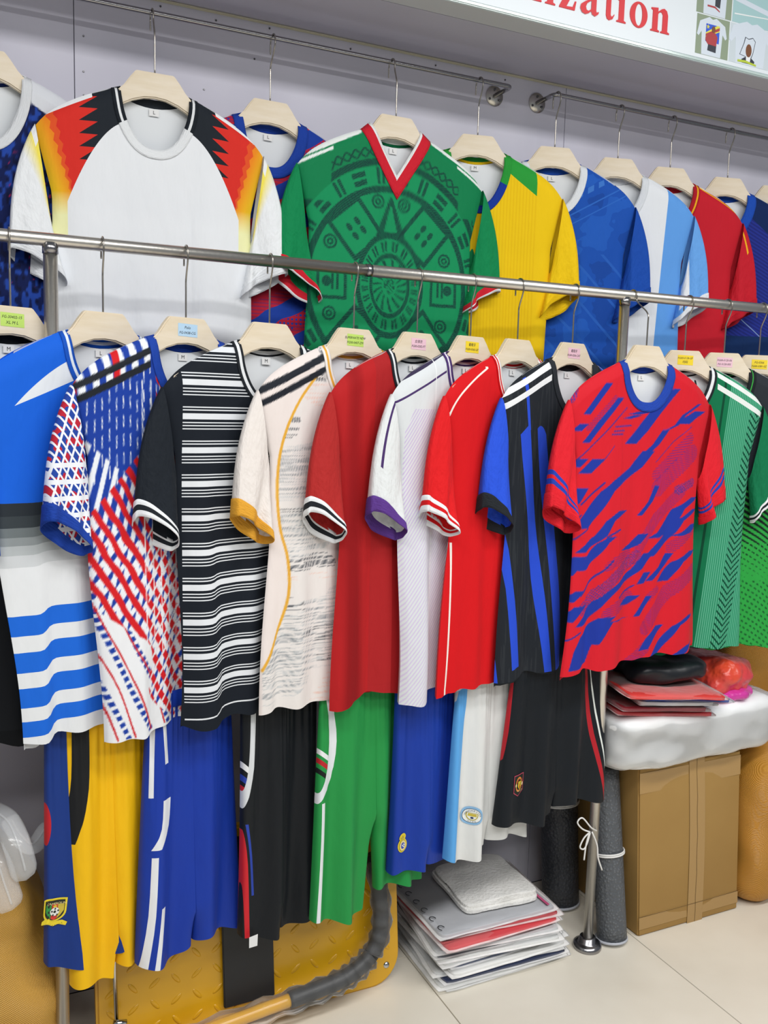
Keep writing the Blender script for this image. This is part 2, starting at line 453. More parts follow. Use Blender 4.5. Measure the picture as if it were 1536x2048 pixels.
photo(1.642, 1.755, zs(2.362), zs(2.46), m_pgreen, [
    ('printed_shirt', [(1.664, zs(2.3622)), (1.735, zs(2.3622)), (1.738, zs(2.45)), (1.662, zs(2.45))], m_pshirt),
    ('printed_figure', [(1.700, zs(2.385)), (1.716, zs(2.382)), (1.718, zs(2.41)), (1.700, zs(2.41))], m_pdark),
    ('printed_caption', [(1.676, zs(2.380)), (1.700, zs(2.380)), (1.716, zs(2.373)), (1.716, zs(2.376)), (1.700, zs(2.384)), (1.676, zs(2.384))], m_pred)])
photo(1.759, 1.905, zs(2.362), zs(2.46), m_pteal, [
    ('printed_light_tube', [(1.765, zs(2.412)), (1.905, zs(2.392)), (1.905, zs(2.404)), (1.765, zs(2.424))], m_pshirt),
    ('printed_light_tube', [(1.765, zs(2.380)), (1.905, zs(2.390)), (1.905, zs(2.392)), (1.765, zs(2.383))], m_pwhite)])

# ------------------------------------------------------------------ rails
def wall_rail(label, xa, xb, bend_l, bend_r, z):
    t = thing('wall_rail', label, 'rail', (xa, Y_BACK, z))
    P = []; ln = xb - xa; dy = Y_WALL - Y_BACK - 0.003
    def arc(cx, sgn):
        return [(cx + sgn * 0.012 * math.sin(a), 0.012 - 0.012 * math.cos(a), 0) for a in [k * math.pi / 2 / 6 for k in range(7)]]
    if bend_l: P += [(0, dy, 0)] + [(0.012 - 0.012 * math.sin(a), 0.012 - 0.012 * math.cos(a), 0) for a in [math.pi / 2 * (1 - k / 6) for k in range(7)]]
    else: P += [(0, 0, 0)]
    if bend_r: P += [(ln - 0.012 + 0.012 * math.sin(a), 0.012 - 0.012 * math.cos(a), 0) for a in [math.pi / 2 * k / 6 for k in range(7)]] + [(ln, dy, 0)]
    else: P += [(ln, 0, 0)]
    tube_obj('bar', P, 0.0055, m_steel_dark, t, 14)
    for on, x in ((bend_l, 0), (bend_r, ln)):
        if on:
            f = lathe('wall_flange', [(0.0, 0.0), (0.024, 0.0), (0.025, 0.001), (0.025, 0.0028), (0.0, 0.0030)], m_steel, t, 28, (x, dy + 0.0025, 0), (RAD(90), 0, 0))
            for k in range(3):
                a = RAD(90 + 120 * k)
                lathe('screw', [(0, 0), (0.0032, 0), (0.0030, 0.0014), (0.0016, 0.0018), (0.0, 0.0012)], m_screw, f, 12, (0.017 * math.cos(a), 0.017 * math.sin(a), 0.0028))
    return t
wall_rail('long thin steel wall rail with elbow beside the white shirt', -0.9, 1.266, True, True, Z_BACK)
wall_rail('thin steel wall rail starting beside the plain blue shirt', 1.397, 3.0, True, True, 2.193)

rack = thing('garment_rack', 'free standing brushed steel garment rack with two posts and round feet', 'garment rack', (0.157, Y_FRONT, 0))
RX0, RX1 = 0.0, 1.298
tube_obj('top_rail', [(-1.0, 0, Z_FRONT), (0.623, 0, Z_FRONT)], 0.0118, m_steel, rack, 20)
tube_obj('top_rail', [(0.623, 0, Z_FRONT), (2.6, 0, Z_FRONT)], 0.0125, m_steel, rack, 20)
tube_obj('rail_joint', [(0.617, 0, Z_FRONT), (0.629, 0, Z_FRONT)], 0.0133, m_steel_dark, rack, 20)
tube_obj('lower_rail', [(-0.25, 0, 0.80), (1.9, 0, 0.80)], 0.010, m_steel, rack, 16)
for x in (RX0, RX1):
    tube_obj('post', [(x, 0, 0.012), (x, 0, Z_FRONT - 0.010)], 0.0125, m_steel, rack, 20)
    lathe('foot', [(0.0, 0.0), (0.036, 0.0), (0.037, 0.004), (0.036, 0.012), (0.028, 0.015), (0.022, 0.017), (0.0205, 0.030), (0.014, 0.031), (0.0, 0.031)], m_steel_dark, rack, 28, (x, 0, 0))
    tube_obj('post_collar', [(x, 0, Z_FRONT - 0.024), (x, 0, Z_FRONT - 0.006)], 0.0138, m_steel_dark, rack, 18)

# ------------------------------------------------------------------ hangers
m_wood = M('pale_beech', '#e6dac6', 0.5, spec=0.35, vary=(9.0, '#dccdb2', (1.0, 1, 7.0)), bump=(60, 0.05))
m_wire = M('hook_wire', '#a9a49c', 0.28, 1.0)
m_ink = M('pen_ink', '#2a2a30', 0.7)
STK = {'green': M('green_sticker', '#bfe06a', 0.5), 'blue': M('blue_sticker', '#b4d4ee', 0.5), 'pink': M('pink_sticker', '#ecc3d2', 0.5), 'yellow': M('yellow_sticker', '#f3d72f', 0.5)}
HT = -0.121          # hanger top below the rail centre
def hanger_mesh():
    up = [(0, 0), (.037, 0), (.0405, -.0025), (.050, -.014), (.062, -.031), (.078, -.047), (.10, -.061), (.15, -.083), (.200, -.106), (.209, -.112), (.212, -.121)]
    lo = [(.209, -.131), (.200, -.134), (.15, -.111), (.10, -.088), (.07, -.073), (.045, -.0595), (.022, -.052), (0, -.0500)]
    R_ = up + lo
    pts = R_ + [(-x, z) for x, z in R_[-2:0:-1]]
    bm = bmesh.new()
    f = bm.faces.new([bm.verts.new((p[0], -0.0065, p[1])) for p in pts])
    r = bmesh.ops.extrude_face_region(bm, geom=[f])
    for v in r['geom']:
        if isinstance(v, bmesh.types.BMVert): v.co.y = 0.0065
    bmesh.ops.recalc_face_normals(bm, faces=bm.faces[:])
    ed = [e for e in bm.edges if abs(e.verts[0].co.y - e.verts[1].co.y) < 1e-6]
    bmesh.ops.bevel(bm, geom=ed, offset=0.0025, segments=2, affect='EDGES')
    bmesh.ops.triangulate(bm, faces=[q for q in bm.faces if len(q.verts) > 4])
    for v in bm.verts:
        v.co.y *= 1 - .5 * min(1, max(0, (abs(v.co.x) - .09) / .09))
    me = bpy.data.meshes.new('body'); bm.to_mesh(me); bm.free(); me.materials.append(m_wood)
    return me
HANGER_ME = hanger_mesh()
def hanger(label, X, Yr, Zr, rail_r, ang, dy, group, sticker=None, lines=(), sx_=0.0, ht=HT):
    t = thing('clothes_hanger', label, 'hanger', (X, Yr, Zr), 0, group)
    b = obj('body', HANGER_ME, None, t, (0, dy, ht), (0, 0, RAD(ang)))
    hr = 0.0165; zc = rail_r + 0.0015 - hr
    P = [(0, hr, zc - 0.020), (0, hr, zc - 0.006)] + [(0, hr * math.cos(a), zc + hr * math.sin(a)) for a in [math.pi * k / 8 for k in range(9)]] + \
        [(0, -hr * 0.97, zc - 0.010), (0, -hr * 0.72 + dy * .3, zc - 0.022), (0, -hr * 0.25 + dy * .8, zc - 0.038), (0, dy, zc - 0.050), (0, dy, zc - 0.062), (0, dy, ht - 0.012)]
    tube_obj('hook', smooth_path(P, 3), 0.0017, m_wire, t, 8)
    if sticker:
        s = obj('sticker', mesh('sticker', [(-.0215, 0, -.0115), (.0215, 0, -.0125), (.0215, 0, .0115), (-.0215, 0, .0125)], [(0, 1, 2, 3)], smooth=False), STK[sticker], b, (sx_, -0.0069, -0.024))
        for k, ln in enumerate(lines):
            text_obj('handwriting', ln, 0.0068 if len(ln) > 9 else 0.0075, m_ink, s, (-0.001, -0.0003, 0.0048 - 0.0098 * k), 0.2)
    return t

# ------------------------------------------------------------------ shirts
def smooth01(a, b, x):
    t = np.clip((x - a) / (b - a), 0, 1); return t * t * (3 - 2 * t)
m_lining = cloth('white_reverse_cloth', '#dfe3e7', 0.75, wr=0.25)
m_label = M('woven_label', '#e4e5e6', 0.7)

class Spec: pass
def spec(**k):
    s = Spec(); s.L = 0.72; s.nw = 0.086; s.nd = 0.128; s.neck = 'crew'; s.T = 0.016; s.A = 0.014; s.seed = 1; s.ang = 0.0; s.dy = 0.0
    s.slope = 0.5; s.sx = 0.235; s.tw = 0.87; s.bw = 0.89; s.cw = 0.019; s.fine = None; s.cuff = 0.078; s.sl = 0.242; s.outk = .235; s.cuffh = 0.16; s.kf = 1.0; s.pleat = None; s.planar = False
    s.__dict__.update(k); return s
def neck_z(s, x):
    a = np.clip(np.abs(x) / s.nw, 0, 1)
    if s.neck == 'v': return -s.nd * (1 - a) ** 0.92
    return -s.nd * (1 - a ** 2.3) ** (1 / 2.0)
def back_z(s, x):
    a = np.clip(np.abs(x) / s.nw, 0, 1); return -0.024 * (1 - a ** 2)
def shoulder_z(s, x):
    t = np.clip((np.abs(x) - s.nw) / (s.sx - s.nw), 0, 1); return -s.slope * (np.abs(x) - s.nw) + .004 * np.sin(np.pi * t) - .018 * t ** 5
def width(s, z):
    return np.interp(-z, [0, 0.06, 0.12, 0.22, 0.40, s.L], [1, 1, .97, s.tw, s.tw * 1.0, s.bw])
def folds(s, x, v, ph):
    rng = np.random.RandomState(s.seed * 13 + ph); p = rng.rand(6); k = 0.8 + 0.5 * rng.rand(4)
    u = x / 0.4
    f = .55 * np.sin(2 * np.pi * (1.5 * s.kf * k[0] * u + p[0] + .18 * (p[4] - .5) * v)) + .45 * np.sin(2 * np.pi * (2.9 * s.kf * k[1] * u + p[1] - .25 * (p[5] - .5) * v)) + .16 * np.sin(2 * np.pi * (6.1 * k[2] * u + p[2] + .3 * v))
    return f * (0.12 + 0.88 * smooth01(0.10, 0.85, v))
def panel(s, xt, v, side):
    """front (side=-1) or back (side=+1) cloth surface; xt across at the shoulder, v 0 top .. 1 hem"""
    inn = np.abs(xt) < s.nw
    zt = np.where(inn, neck_z(s, xt) if side < 0 else back_z(s, xt), shoulder_z(s, xt))
    zb = -s.L + 0.005 * np.sin(9 * xt + s.seed) + .55 * s.A * folds(s, xt * s.bw, np.ones_like(xt), 0 if side < 0 else 3)
    z = zt * (1 - v) + zb * v
    x = xt * width(s, z) + .007 * np.abs(xt / s.sx) ** 3 * v * np.sin(6.5 * v + s.seed + 2 * np.sign(xt))
    a = np.clip(np.abs(xt) / s.nw, 0, 1)
    ttop = np.where(inn, s.T * (1 - a ** 3), 0.0)
    dep = -(z - np.where(inn, 0, shoulder_z(s, xt)))
    T = ttop + (s.T - ttop) * np.sqrt(np.clip(dep / 0.028, 0, 1))
    edge = np.sqrt(np.clip(1 - np.abs(xt / s.sx) ** 6, 0, 1))
    T = T * edge * (1 + 0.6 * smooth01(.2, 1, v))
    y = side * T + s.A * folds(s, x, v, 0 if side < 0 else 3) * edge
    s.zflat = z
    if s.pleat:
        xp, py_, pz_ = s.pleat
        k = 1 / (1 + np.exp(np.clip((x - xp - .012 * np.sin(3 * v + s.seed)) / .0045, -40, 40))) * smooth01(.28, .95, v)
        y = y - py_ * k; z = z - pz_ * k
    return x, y, z
def shirt(label, X, Yr, Zr, s, mats, group, size='L', ht=HT):
    t = thing('football_shirt', label, 'shirt', (X, Yr + s.dy, Zr + ht - 0.042), RAD(s.ang), group)
    # body
    if s.fine: nc, nr = 0, 0
    V = []; F = []; UV = []; colr = []
    for side in (-1, 1):
        cell = 0.0022 if (s.fine and side < 0) else None
        if cell:
            xs = np.concatenate([np.linspace(-s.sx, -s.nw, 68)[:-1], -s.nw * np.cos(np.linspace(0, np.pi, 78)), np.linspace(s.nw, s.sx, 68)[1:]])
            vs = np.linspace(0, 1, 300)
        else:
            xs = np.concatenate([np.linspace(-s.sx, -s.nw, 17)[:-1], -s.nw * np.cos(np.linspace(0, np.pi, 27)), np.linspace(s.nw, s.sx, 17)[1:]])
            vs = np.concatenate([np.linspace(0, .12, 9)[:-1], np.linspace(.12, 1, 36)])
        Xg, Vg = np.meshgrid(xs, vs)
        x, y, z = panel(s, Xg, Vg, side)
        off = len(V)
        P = np.stack([x.ravel(), y.ravel(), z.ravel()], 1)
        V += P.tolist(); zf = s.zflat; UV += np.stack([x.ravel(), zf.ravel()], 1).tolist()
        g = grid_faces(len(vs), len(xs), off)
        F += g if side > 0 else [q[::-1] for q in g]
        if s.fine:
            xx, dd = x.ravel(), -zf.ravel()
            c = np.zeros((len(xx), 3))
            if cell:
                for ox, oz in ((-.0006, -.0003), (.0003, -.0006), (.0006, .0003), (-.0003, .0006)):
                    c += s.fine(xx + ox, dd + oz)
                c /= 4
            else: c = s.fine(xx, dd)
            colr.append(np.where(c <= .04045, c / 12.92, ((c + .055) / 1.055) ** 2.4))
    me = mesh('body', V, F, UV)
    if s.fine:
        ca = me.color_attributes.new('print_colour', 'FLOAT_COLOR', 'POINT')
        cc = np.concatenate(colr); ca.data.foreach_set('color', np.concatenate([cc, np.ones((len(cc), 1))], 1).astype(np.float32).ravel())
    obj('body', me, mats['body'], t)
    # lining seen through the neck
    xs = np.linspace(-.17, .17, 21); vs = np.linspace(0.0, .32, 12)
    Xg, Vg = np.meshgrid(xs, vs); x, y, z = panel(s, Xg, Vg, 1)
    obj('lining', mesh('lining', np.stack([x.ravel(), (y - 0.0022).ravel(), z.ravel()], 1).tolist(), grid_faces(12, 21)), m_lining, t)
    # collar band, front and back
    V = []; F = []; UV = []
    for side in (-1, 1):
        th = np.linspace(0, np.pi, 41); xt = -s.nw * np.cos(th)
        if s.neck == 'v' and side < 0: xt = np.linspace(-s.nw, s.nw, 41)
        x, y, z = panel(s, xt, np.zeros_like(xt), side)
        dx, dz = np.gradient(x), np.gradient(z)
        nx, nzv = -dz, dx
        ln = np.sqrt(nx ** 2 + nzv ** 2) + 1e-9; nx, nzv = nx / ln, nzv / ln
        e = np.clip(np.abs(xt) / s.nw, 0, 1) ** 4
        if side > 0: nx, nzv = -np.sign(xt) * .95 * e, 1 - .72 * e
        else: nx, nzv = nx * (1 - .05 * e), nzv + .28 * e
        if s.neck == 'v' and side < 0:
            mid = np.abs(xt) < 1e-6; nx[mid], nzv[mid] = 0, 1.45
        off = len(V); nk = 5
        for k in range(nk):
            q = k / (nk - 1)
            yy = y + side * (0.0016 - 0.0012 * q) - side * 0.0035 * q
            for i in range(41):
                V.append((x[i] + nx[i] * s.cw * q - nx[i] * .0015, yy[i], z[i] + nzv[i] * s.cw * q - nzv[i] * .0015))
                UV.append((i / 40 + (0 if side < 0 else 2), q))
        g = grid_faces(nk, 41, off); F += g
    c = obj('collar', mesh('collar', V, F, UV), mats['collar'], t)
    md = c.modifiers.new('thickness', 'SOLIDIFY'); md.thickness = 0.0016; md.offset = 0
    # woven size label
    lb = obj('size_label', mesh('size_label', [(-.010, 0, -.007), (.010, 0, -.007), (.010, 0, .007), (-.010, 0, .007)], [(0, 1, 2, 3)], smooth=False), m_label, t, (0.0, s.T - 0.0056, -0.024 - 0.0085))
    text_obj('size_letter', size, 0.010, m_ink, lb, (0, -0.0004, 0))
    # sleeves and cuffs
    zs_ = -s.slope * (s.sx - s.nw) - .018
    for sd in (-1, 1):
        rng = np.random.RandomState(s.seed * 7 + sd + 2)
        out = s.sl * s.outk
        tip = np.array([s.sx - .002, 0.0, zs_ + .002]); pit = np.array([s.sx * s.tw + .002, 0.0, zs_ - .185])
        co = np.array([s.sx + out, -0.012, zs_ - s.sl]); ci = np.array([s.sx + out - s.cuff, -0.022, zs_ - s.sl - .055])
        nphi = 40; ns = 26
        def ring(q, grow=0.0):
            e = q ** 0.9
            c0 = (tip + pit) / 2 * (1 - e) + (co + ci) / 2 * e
            a0 = (tip - pit) / 2 * (1 - e) + (co - ci) / 2 * e
            la = np.linalg.norm(a0); a0 = a0 / la * (la + grow)
            b = (0.013 + 0.010 * q + 0.5 * s.T * .3) + grow
            pts = []
            for k in range(nphi):
                ph = 2 * np.pi * k / nphi
                cs, sn_ = np.cos(ph), np.sin(ph)
                bulge = np.sign(sn_) * abs(sn_) ** .8
                fold = 1 + .5 * q * np.sin(2 * ph + 1.2 + rng_p[0] * 3) + .25 * q * np.sin(5 * ph + rng_p[1] * 6) - (.25 + .75 * q) * (.35 + .5 * rng_p[3]) * np.exp(-((ph - 1.75 - .5 * rng_p[1]) / .30) ** 2)
                p = c0 + a0 * cs + np.array([0, -b * bulge * fold, 0]) + np.array([0, 0, .013 * q * q * sn_ * (0.7 + rng_p[2])])
                p[0] += .017 * math.sin(math.pi * min(1, q ** .75)) * max(0, cs) ** 1.5
                pts.append((p[0] * sd, p[1], p[2]))
            return pts
        rng_p = rng.rand(4)
        V = []; UV = []
        for i in range(ns):
            q = i / (ns - 1) * (1.03 - s.cuffh)
            rg_ = ring(q); V += rg_; UV += [(p[0], p[2]) for p in rg_] if s.planar else [(k / nphi, i / (ns - 1)) for k in range(nphi)]
        F = grid_faces(ns, nphi, wrap=True)
        sm = mats.get('sleeve', mats['body'])
        obj('sleeve', mesh('sleeve', V, F, UV), sm, t)
        V = []; UV = []
        nq = 6; q0 = 1 - s.__dict__.get('cuffh', 0.10)
        for i in range(nq):
            q = q0 + (1 - q0) * i / (nq - 1)
            V += ring(q, 0.0012); UV += [(k / nphi, i / (nq - 1)) for k in range(nphi)]
        cf = obj('cuff', mesh('cuff', V, grid_faces(nq, nphi, wrap=True), UV), mats['cuff'], t)
        md = cf.modifiers.new('thickness', 'SOLIDIFY'); md.thickness = 0.0014; md.offset = 0
    return t
def bands(*stops):
    """collar or cuff stripes across the band: (edge, colour) pairs by v"""
    def fn(u, nv):
        v = -nv
        L = Lay(stops[0][1])
        for e, c in stops[1:]: L.add(gt(v, e), c)
        return L
    return fn
def local(X, Yr, s, Zr=Z_FRONT, ht=HT):
    """photo measurement -> (x, d) in metres on the flat pattern of that shirt"""
    ca, sa = math.cos(RAD(s.ang)), math.sin(RAD(s.ang)); oy = -s.T
    def f(px, py):
        d = ray(px, py)
        # plane: -sa*(x-X) + ca*(y-Yr-dy) = oy
        k = (oy - (-sa * (CC.x - X) + ca * (CC.y - Yr - s.dy))) / (-sa * d.x + ca * d.y)
        p = CC + d * k
        return ((p.x - X) * ca + (p.y - Yr - s.dy) * sa, Zr + ht - 0.042 - p.z)
    return f
def lx(p, q, d):
    """x of the straight line through (x,d) points p and q"""
    k = (q[0] - p[0]) / (q[1] - p[1]); return d * k + (p[0] - k * p[1])

# ------------------------------------------------------------------ printed designs
def hexa(c): c = c.lstrip('#'); return np.array([int(c[i:i + 2], 16) / 255 for i in (0, 2, 4)])
def vn(x, y, seed=0):
    xi, yi = np.floor(x).astype(np.int64), np.floor(y).astype(np.int64); fx, fy = x - xi, y - yi
    fx, fy = fx * fx * (3 - 2 * fx), fy * fy * (3 - 2 * fy)
    def h(a, b):
        n = (a * 374761393 + b * 668265263 + seed * 974634577) & 0x7fffffff
        n = ((n ^ (n >> 13)) * 1274126177) & 0x7fffffff
        return ((n ^ (n >> 16)) & 0xffff) / 65535.0
    return (h(xi, yi) * (1 - fx) + h(xi + 1, yi) * fx) * (1 - fy) + (h(xi, yi + 1) * (1 - fx) + h(xi + 1, yi + 1) * fx) * fy
def stroke(x, d, pts, w0, w1=None):
    w1 = w0 if w1 is None else w1
    m_ = np.zeros(x.shape, bool); n = len(pts) - 1
    for i in range(n):
        (ax, ad), (bx, bd) = pts[i], pts[i + 1]
        vx, vd = bx - ax, bd - ad; L2 = vx * vx + vd * vd + 1e-12
        t = np.clip(((x - ax) * vx + (d - ad) * vd) / L2, 0, 1)
        r = np.hypot(x - ax - t * vx, d - ad - t * vd)
        ww = w0 + (w1 - w0) * (i + t) / n
        m_ |= r < ww / 2
    return m_
def flatstroke(x, d, pts, w):
    """slanted ribbon with level-cut ends: width measured across in x"""
    P = sorted(pts, key=lambda p: p[1]); dd = [p[1] for p in P]; xx = [p[0] for p in P]
    return (d > dd[0]) & (d < dd[-1]) & (np.abs(x - np.interp(d, dd, xx)) < w / 2)
def fill(x, base): return np.tile(hexa(base), (len(x), 1))
def put(c, m_, col): c[m_] = hexa(col)
def sdist(s, x, d): return d - s.slope * (np.abs(x) - s.nw)
fr_ = lambda a: a - np.floor(a)
S_HEM = 0.72

FX = dict(zip(range(13), [0.089, 0.247, 0.400, 0.567, 0.750, 0.898, 1.031, 1.155, 1.308, 1.478, 1.657, 1.786, 1.909]))
FA = [22, 21, 20, 15, 15, 16, 17, 17, 14, 5, -13, -17, -20]
BX = [0.062, 0.385, 0.647, 0.937, 1.175, 1.405, 1.609, 1.790, 2.003, 2.19]
HB = -0.129

# --- front row specs
F = {}
F[0] = spec(ang=FA[0], seed=3, L=.752)
F[1] = spec(pleat=(-.135, .016, .022), bw=.74, ang=FA[1], seed=11, L=.725, A=0.0155)
F[2] = spec(planar=True, pleat=(-.115, .010, .010), bw=.80, ang=FA[2], seed=23, L=.745, A=0.0139, nd=.13)
F[3] = spec(pleat=(-.140, .014, .016), bw=.86, ang=FA[3], seed=5, L=.735, A=0.0155)
F[4] = spec(pleat=(-.185, .010, .008), bw=.97, ang=FA[4], seed=8, L=.735, A=0.0124)
F[5] = spec(pleat=(-.165, .010, .010), bw=.95, ang=FA[5], seed=14, L=.735, A=0.0139)
F[6] = spec(pleat=(-.135, .014, .012), bw=.86, ang=FA[6], seed=17, L=.745, A=0.0155)
F[7] = spec(pleat=(-.17, .008, .008), bw=1.0, ang=FA[7], seed=21, L=.745, A=0.0139)
F[8] = spec(pleat=(-.165, .010, .006), bw=.97, ang=FA[8], seed=27, L=.735, A=0.0139)
F[9] = spec(pleat=(-.175, .014, .016), bw=.95, ang=FA[9], seed=31, L=.715, A=0.0139, dy=-.060, nd=.112, cw=.022)
F[10] = spec(ang=FA[10], seed=37, L=.725, A=0.0124, dy=.004)
F[11] = spec(ang=FA[11], seed=41, L=.725, A=0.0124)
F[12] = spec(ang=FA[12], seed=43, L=.725)
q1, q3, q4, q7, q8, q9, q10, q11 = [local(FX[i], Y_FRONT, F[i]) for i in (1, 3, 4, 7, 8, 9, 10, 11)]
q2, q5, q6 = [local(FX[i], Y_FRONT, F[i]) for i in (2, 5, 6)]

def d_f0(x, d):
    L = Lay('#16181c'); L.add(AND(band(x, .02, .085), gt(d, .60)), '#c9a51c'); L.add(gt(d, .722), '#101215'); return L
def d_f1(x, d):
    L = Lay('#1b62d6')
    for e, c in ((.300, '#2d3338'), (.322, '#3b4246'), (.342, '#6f7779'), (.358, '#8f9698'), (.372, '#b2b8ba'), (.388, '#c9cdd0'), (.408, '#dde0e3')): L.add(gt(d, e), c)
    for a, b in ((.489, .523), (.551, .586), (.613, .648), (.673, .702)): L.add(band(d, a, b), '#1f66d2')
    a, b, c = q1(31, 812), q1(148, 761), q1(122, 730); t = q1(69, 766)
    low = d - (a[1] + (x - a[0]) * ((b[1] - a[1]) / (b[0] - a[0])))
    k = (x - a[0]) / (c[0] - a[0])
    up = d - (a[1] + k * (c[1] - a[1]) - (k * (1 - k)) * 0.022)
    L.add(AND(lt(low, 0), gt(up, 0), gt(x, a[0]), lt(x, b[0])), '#dfe4ea')
    return L
def p_f2(x, d):
    s = F[2]; sd = sdist(s, x, d)
    c = fill(x, '#1f3f9e')
    dg = d - 1.75 * x
    wz = d > .20 + .9 * (x + .20)
    white_mix = fr_((x + .25 * d) / .020) < .45
    put(c, wz & white_mix, '#e6eaf0')
    put(c, (d > .33 + .55 * (x + .2)) & (fr_((d + 1.2 * x) / .026) < .5), '#e6eaf0')
    col = np.floor(x / .0135)
    dash = (np.abs(fr_(x / .0135) - .5) < .065) & (fr_(d / .034 + vn(col, col * 0, 3)) < .66)
    put(c, dash & (d < .27) & (sd > .055), '#e9edf2')
    redz = (d > .15 + 1.15 * np.abs(x + .055)) | ((x > -.075) & (sd > .06))
    jit = (vn(x * 40, d * 40, 4) - .5) * .012
    put(c, redz & (fr_((dg + jit) / .0465) < .50), '#cf2127')
    put(c, (x > -.10) & (d > .24) & (fr_((d + 1.3 * x) / .030) < .22), '#e6e2e4')
    put(c, (x > -.115) & (np.abs(fr_(x / .019) - .5) < .055) & (d > .08) & (d < .60), '#eef0f4')
    cz = dg > .80 + .05 * np.sin(d * 30)
    put(c, cz, '#e6e8ec')
    put(c, cz & (np.abs(fr_((d - 2.3 * x + .02) / .105) - .40) < .12) & (fr_((d + .4 * x) / .0165) < .58) & (dg < 1.04), '#1f3f9e')
    put(c, cz & (np.abs(fr_((d - 2.5 * x + .012 * np.sin(d * 22)) / .085) - .5) < .05), '#c8242c')
    st = sd < .047
    put(c, st, '#1f3f9e'); put(c, st & (fr_((x - .1 * d) / .026) < .5), '#e9edf2'); put(c, st & (fr_((x + .004) / .078) < .16), '#cf2127')
    put(c, (sd > .018) & (sd < .031) & (x < -s.nw), '#22262c'); put(c, (sd > .042) & (sd < .056) & (x < -s.nw), '#22262c')
    put(c, d > s.L - .004, '#e6e8ec')
    return c
def d_f2s(x, d):
    x = x - d * .16
    a, b = x / .0150, d / .0290
    line = OR(gt(ab(fr(a + b) - .5), .37), gt(ab(fr(a - b) - .5), .37))
    line2 = AND(gt(d, .215), gt(ab(fr(b) - .5), .36))
    L = Lay('#27479f'); L.add(gt(nz(x * 75, d * 60, 1.0, 0), .57), '#b9283a')
    L.add(OR(line, line2), '#e8ebf1')
    return L
def d_f3(x, d):
    L = Lay('#1b2028')
    sd = d + .0
    p = fr((sd - .062) / .0640)
    m_ = OR(band(p, .0, .035), band(p, .085, .12), band(p, .20, .375), band(p, .455, .488), band(p, .545, .578), band(p, .640, .672))
    L.add(m_, '#dfe3e8')
    L.add(gt(d, F[3].L - .050), '#1b2028'); L.add(band(d, F[3].L - .0225, F[3].L - .0195), '#dfe3e8')
    L.add(lt(x, -.196), '#1b2028')
    return L
def gold_curve():
    return [(p.x, p.y) for p in smooth_path([q4(px, py) + (0,) for px, py in ((642, 742), (600, 800), (570, 875), (559, 960), (562, 1050), (575, 1120), (573, 1200), (545, 1290), (526, 1335))], 6)]
def p_f4(x, d):
    s = F[4]; g = gold_curve(); c = fill(x, '#e3dedb')
    gx = np.interp(d, [p[1] for p in g], [p[0] for p in g])
    right = x > gx
    put(c, ~right, '#e6dcd8')
    b = vn(x * 5 + 3, d * 22, 1); row = vn(np.floor(d / .0026) * 1.7 + x * 0, x * 16 + np.floor(d / .0026) * 3.1, 2)
    line = fr_(d / .0026) < .5
    put(c, right & (b > .52) & line & (row > .45), '#bfc2c4')
    put(c, right & (b > .60) & line & (row > .58), '#8a9096')
    put(c, right & (b < .34) & line & (row > .60), '#e5c4b8')
    b2 = vn(x * 11 + 9, d * 34, 7)
    put(c, right & (b2 > .76) & line & (row > .55), '#4a4e55')
    put(c, right & (vn(x * 6, d * 15, 9) > .93) & line & (row > .3), '#e8cabd')
    put(c, stroke(x, d, g, .0056), '#e0a83e')
    sd = sdist(s, x, d); k = (x < -s.nw + .004)
    put(c, k & (sd > .014) & (sd < .029), '#23272f'); put(c, k & (sd > .040) & (sd < .054), '#23272f')
    return c
def d_f5(x, d):
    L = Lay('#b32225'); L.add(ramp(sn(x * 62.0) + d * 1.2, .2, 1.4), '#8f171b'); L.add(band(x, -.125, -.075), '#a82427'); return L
def d_f6(x, d):
    s = F[6]; L = Lay('#d7dcdf')
    lil = AND(gt(d, .12), gt(x, lx(q6(838, 800), q6(800, 900), d)), gt(x, -.2))
    L.add(AND(lil, lt(fr((d + x * 1.5) / .011), .42)), '#c9bcdc')
    L.add(AND(gt(d, .36), lt(fr((d + x * 1.5) / .011), .42), lt(x, -.11)), '#cfc5de')
    sd = d - (ab(x) - s.nw) * s.slope
    L.add(AND(gt(sd, .036), lt(sd, .041), lt(x, -s.nw)), '#4a3569'); L.add(AND(lt(sd, .004), lt(x, -s.nw)), '#3c3550')
    L.add(band(x, -.119, -.117), '#eceef0')
    return L
def d_f7(x, d):
    L = Lay('#d2191f')
    P = [q7(px, py) for px, py in ((977, 737), (935, 768), (912, 808), (904, 850))]
    up = P[0][0] + (x * 0)
    k = ramp(d, P[0][1], P[3][1])
    cx_ = P[3][0] + (1.0 - k) * (1.0 - k) * (P[0][0] - P[3][0])
    L.add(AND(lt(ab(x - cx_), .0018 + (1.0 - k) * .0018), band(d, P[0][1] - .004, P[3][1])), '#efe6df')
    a, b, c = q7(906, 850), q7(910, 925), q7(909, 1085)
    L.add(AND(lt(ab(x - lx(a, b, d)), .0020), band(d, a[1], b[1])), '#efe6df')
    e = q7(890, 1372)
    k2 = ramp(d, c[1], e[1])
    L.add(AND(lt(ab(x - (c[0] + k2 * k2 * (e[0] - c[0]))), .0022), gt(d, c[1])), '#efe6df')
    return L
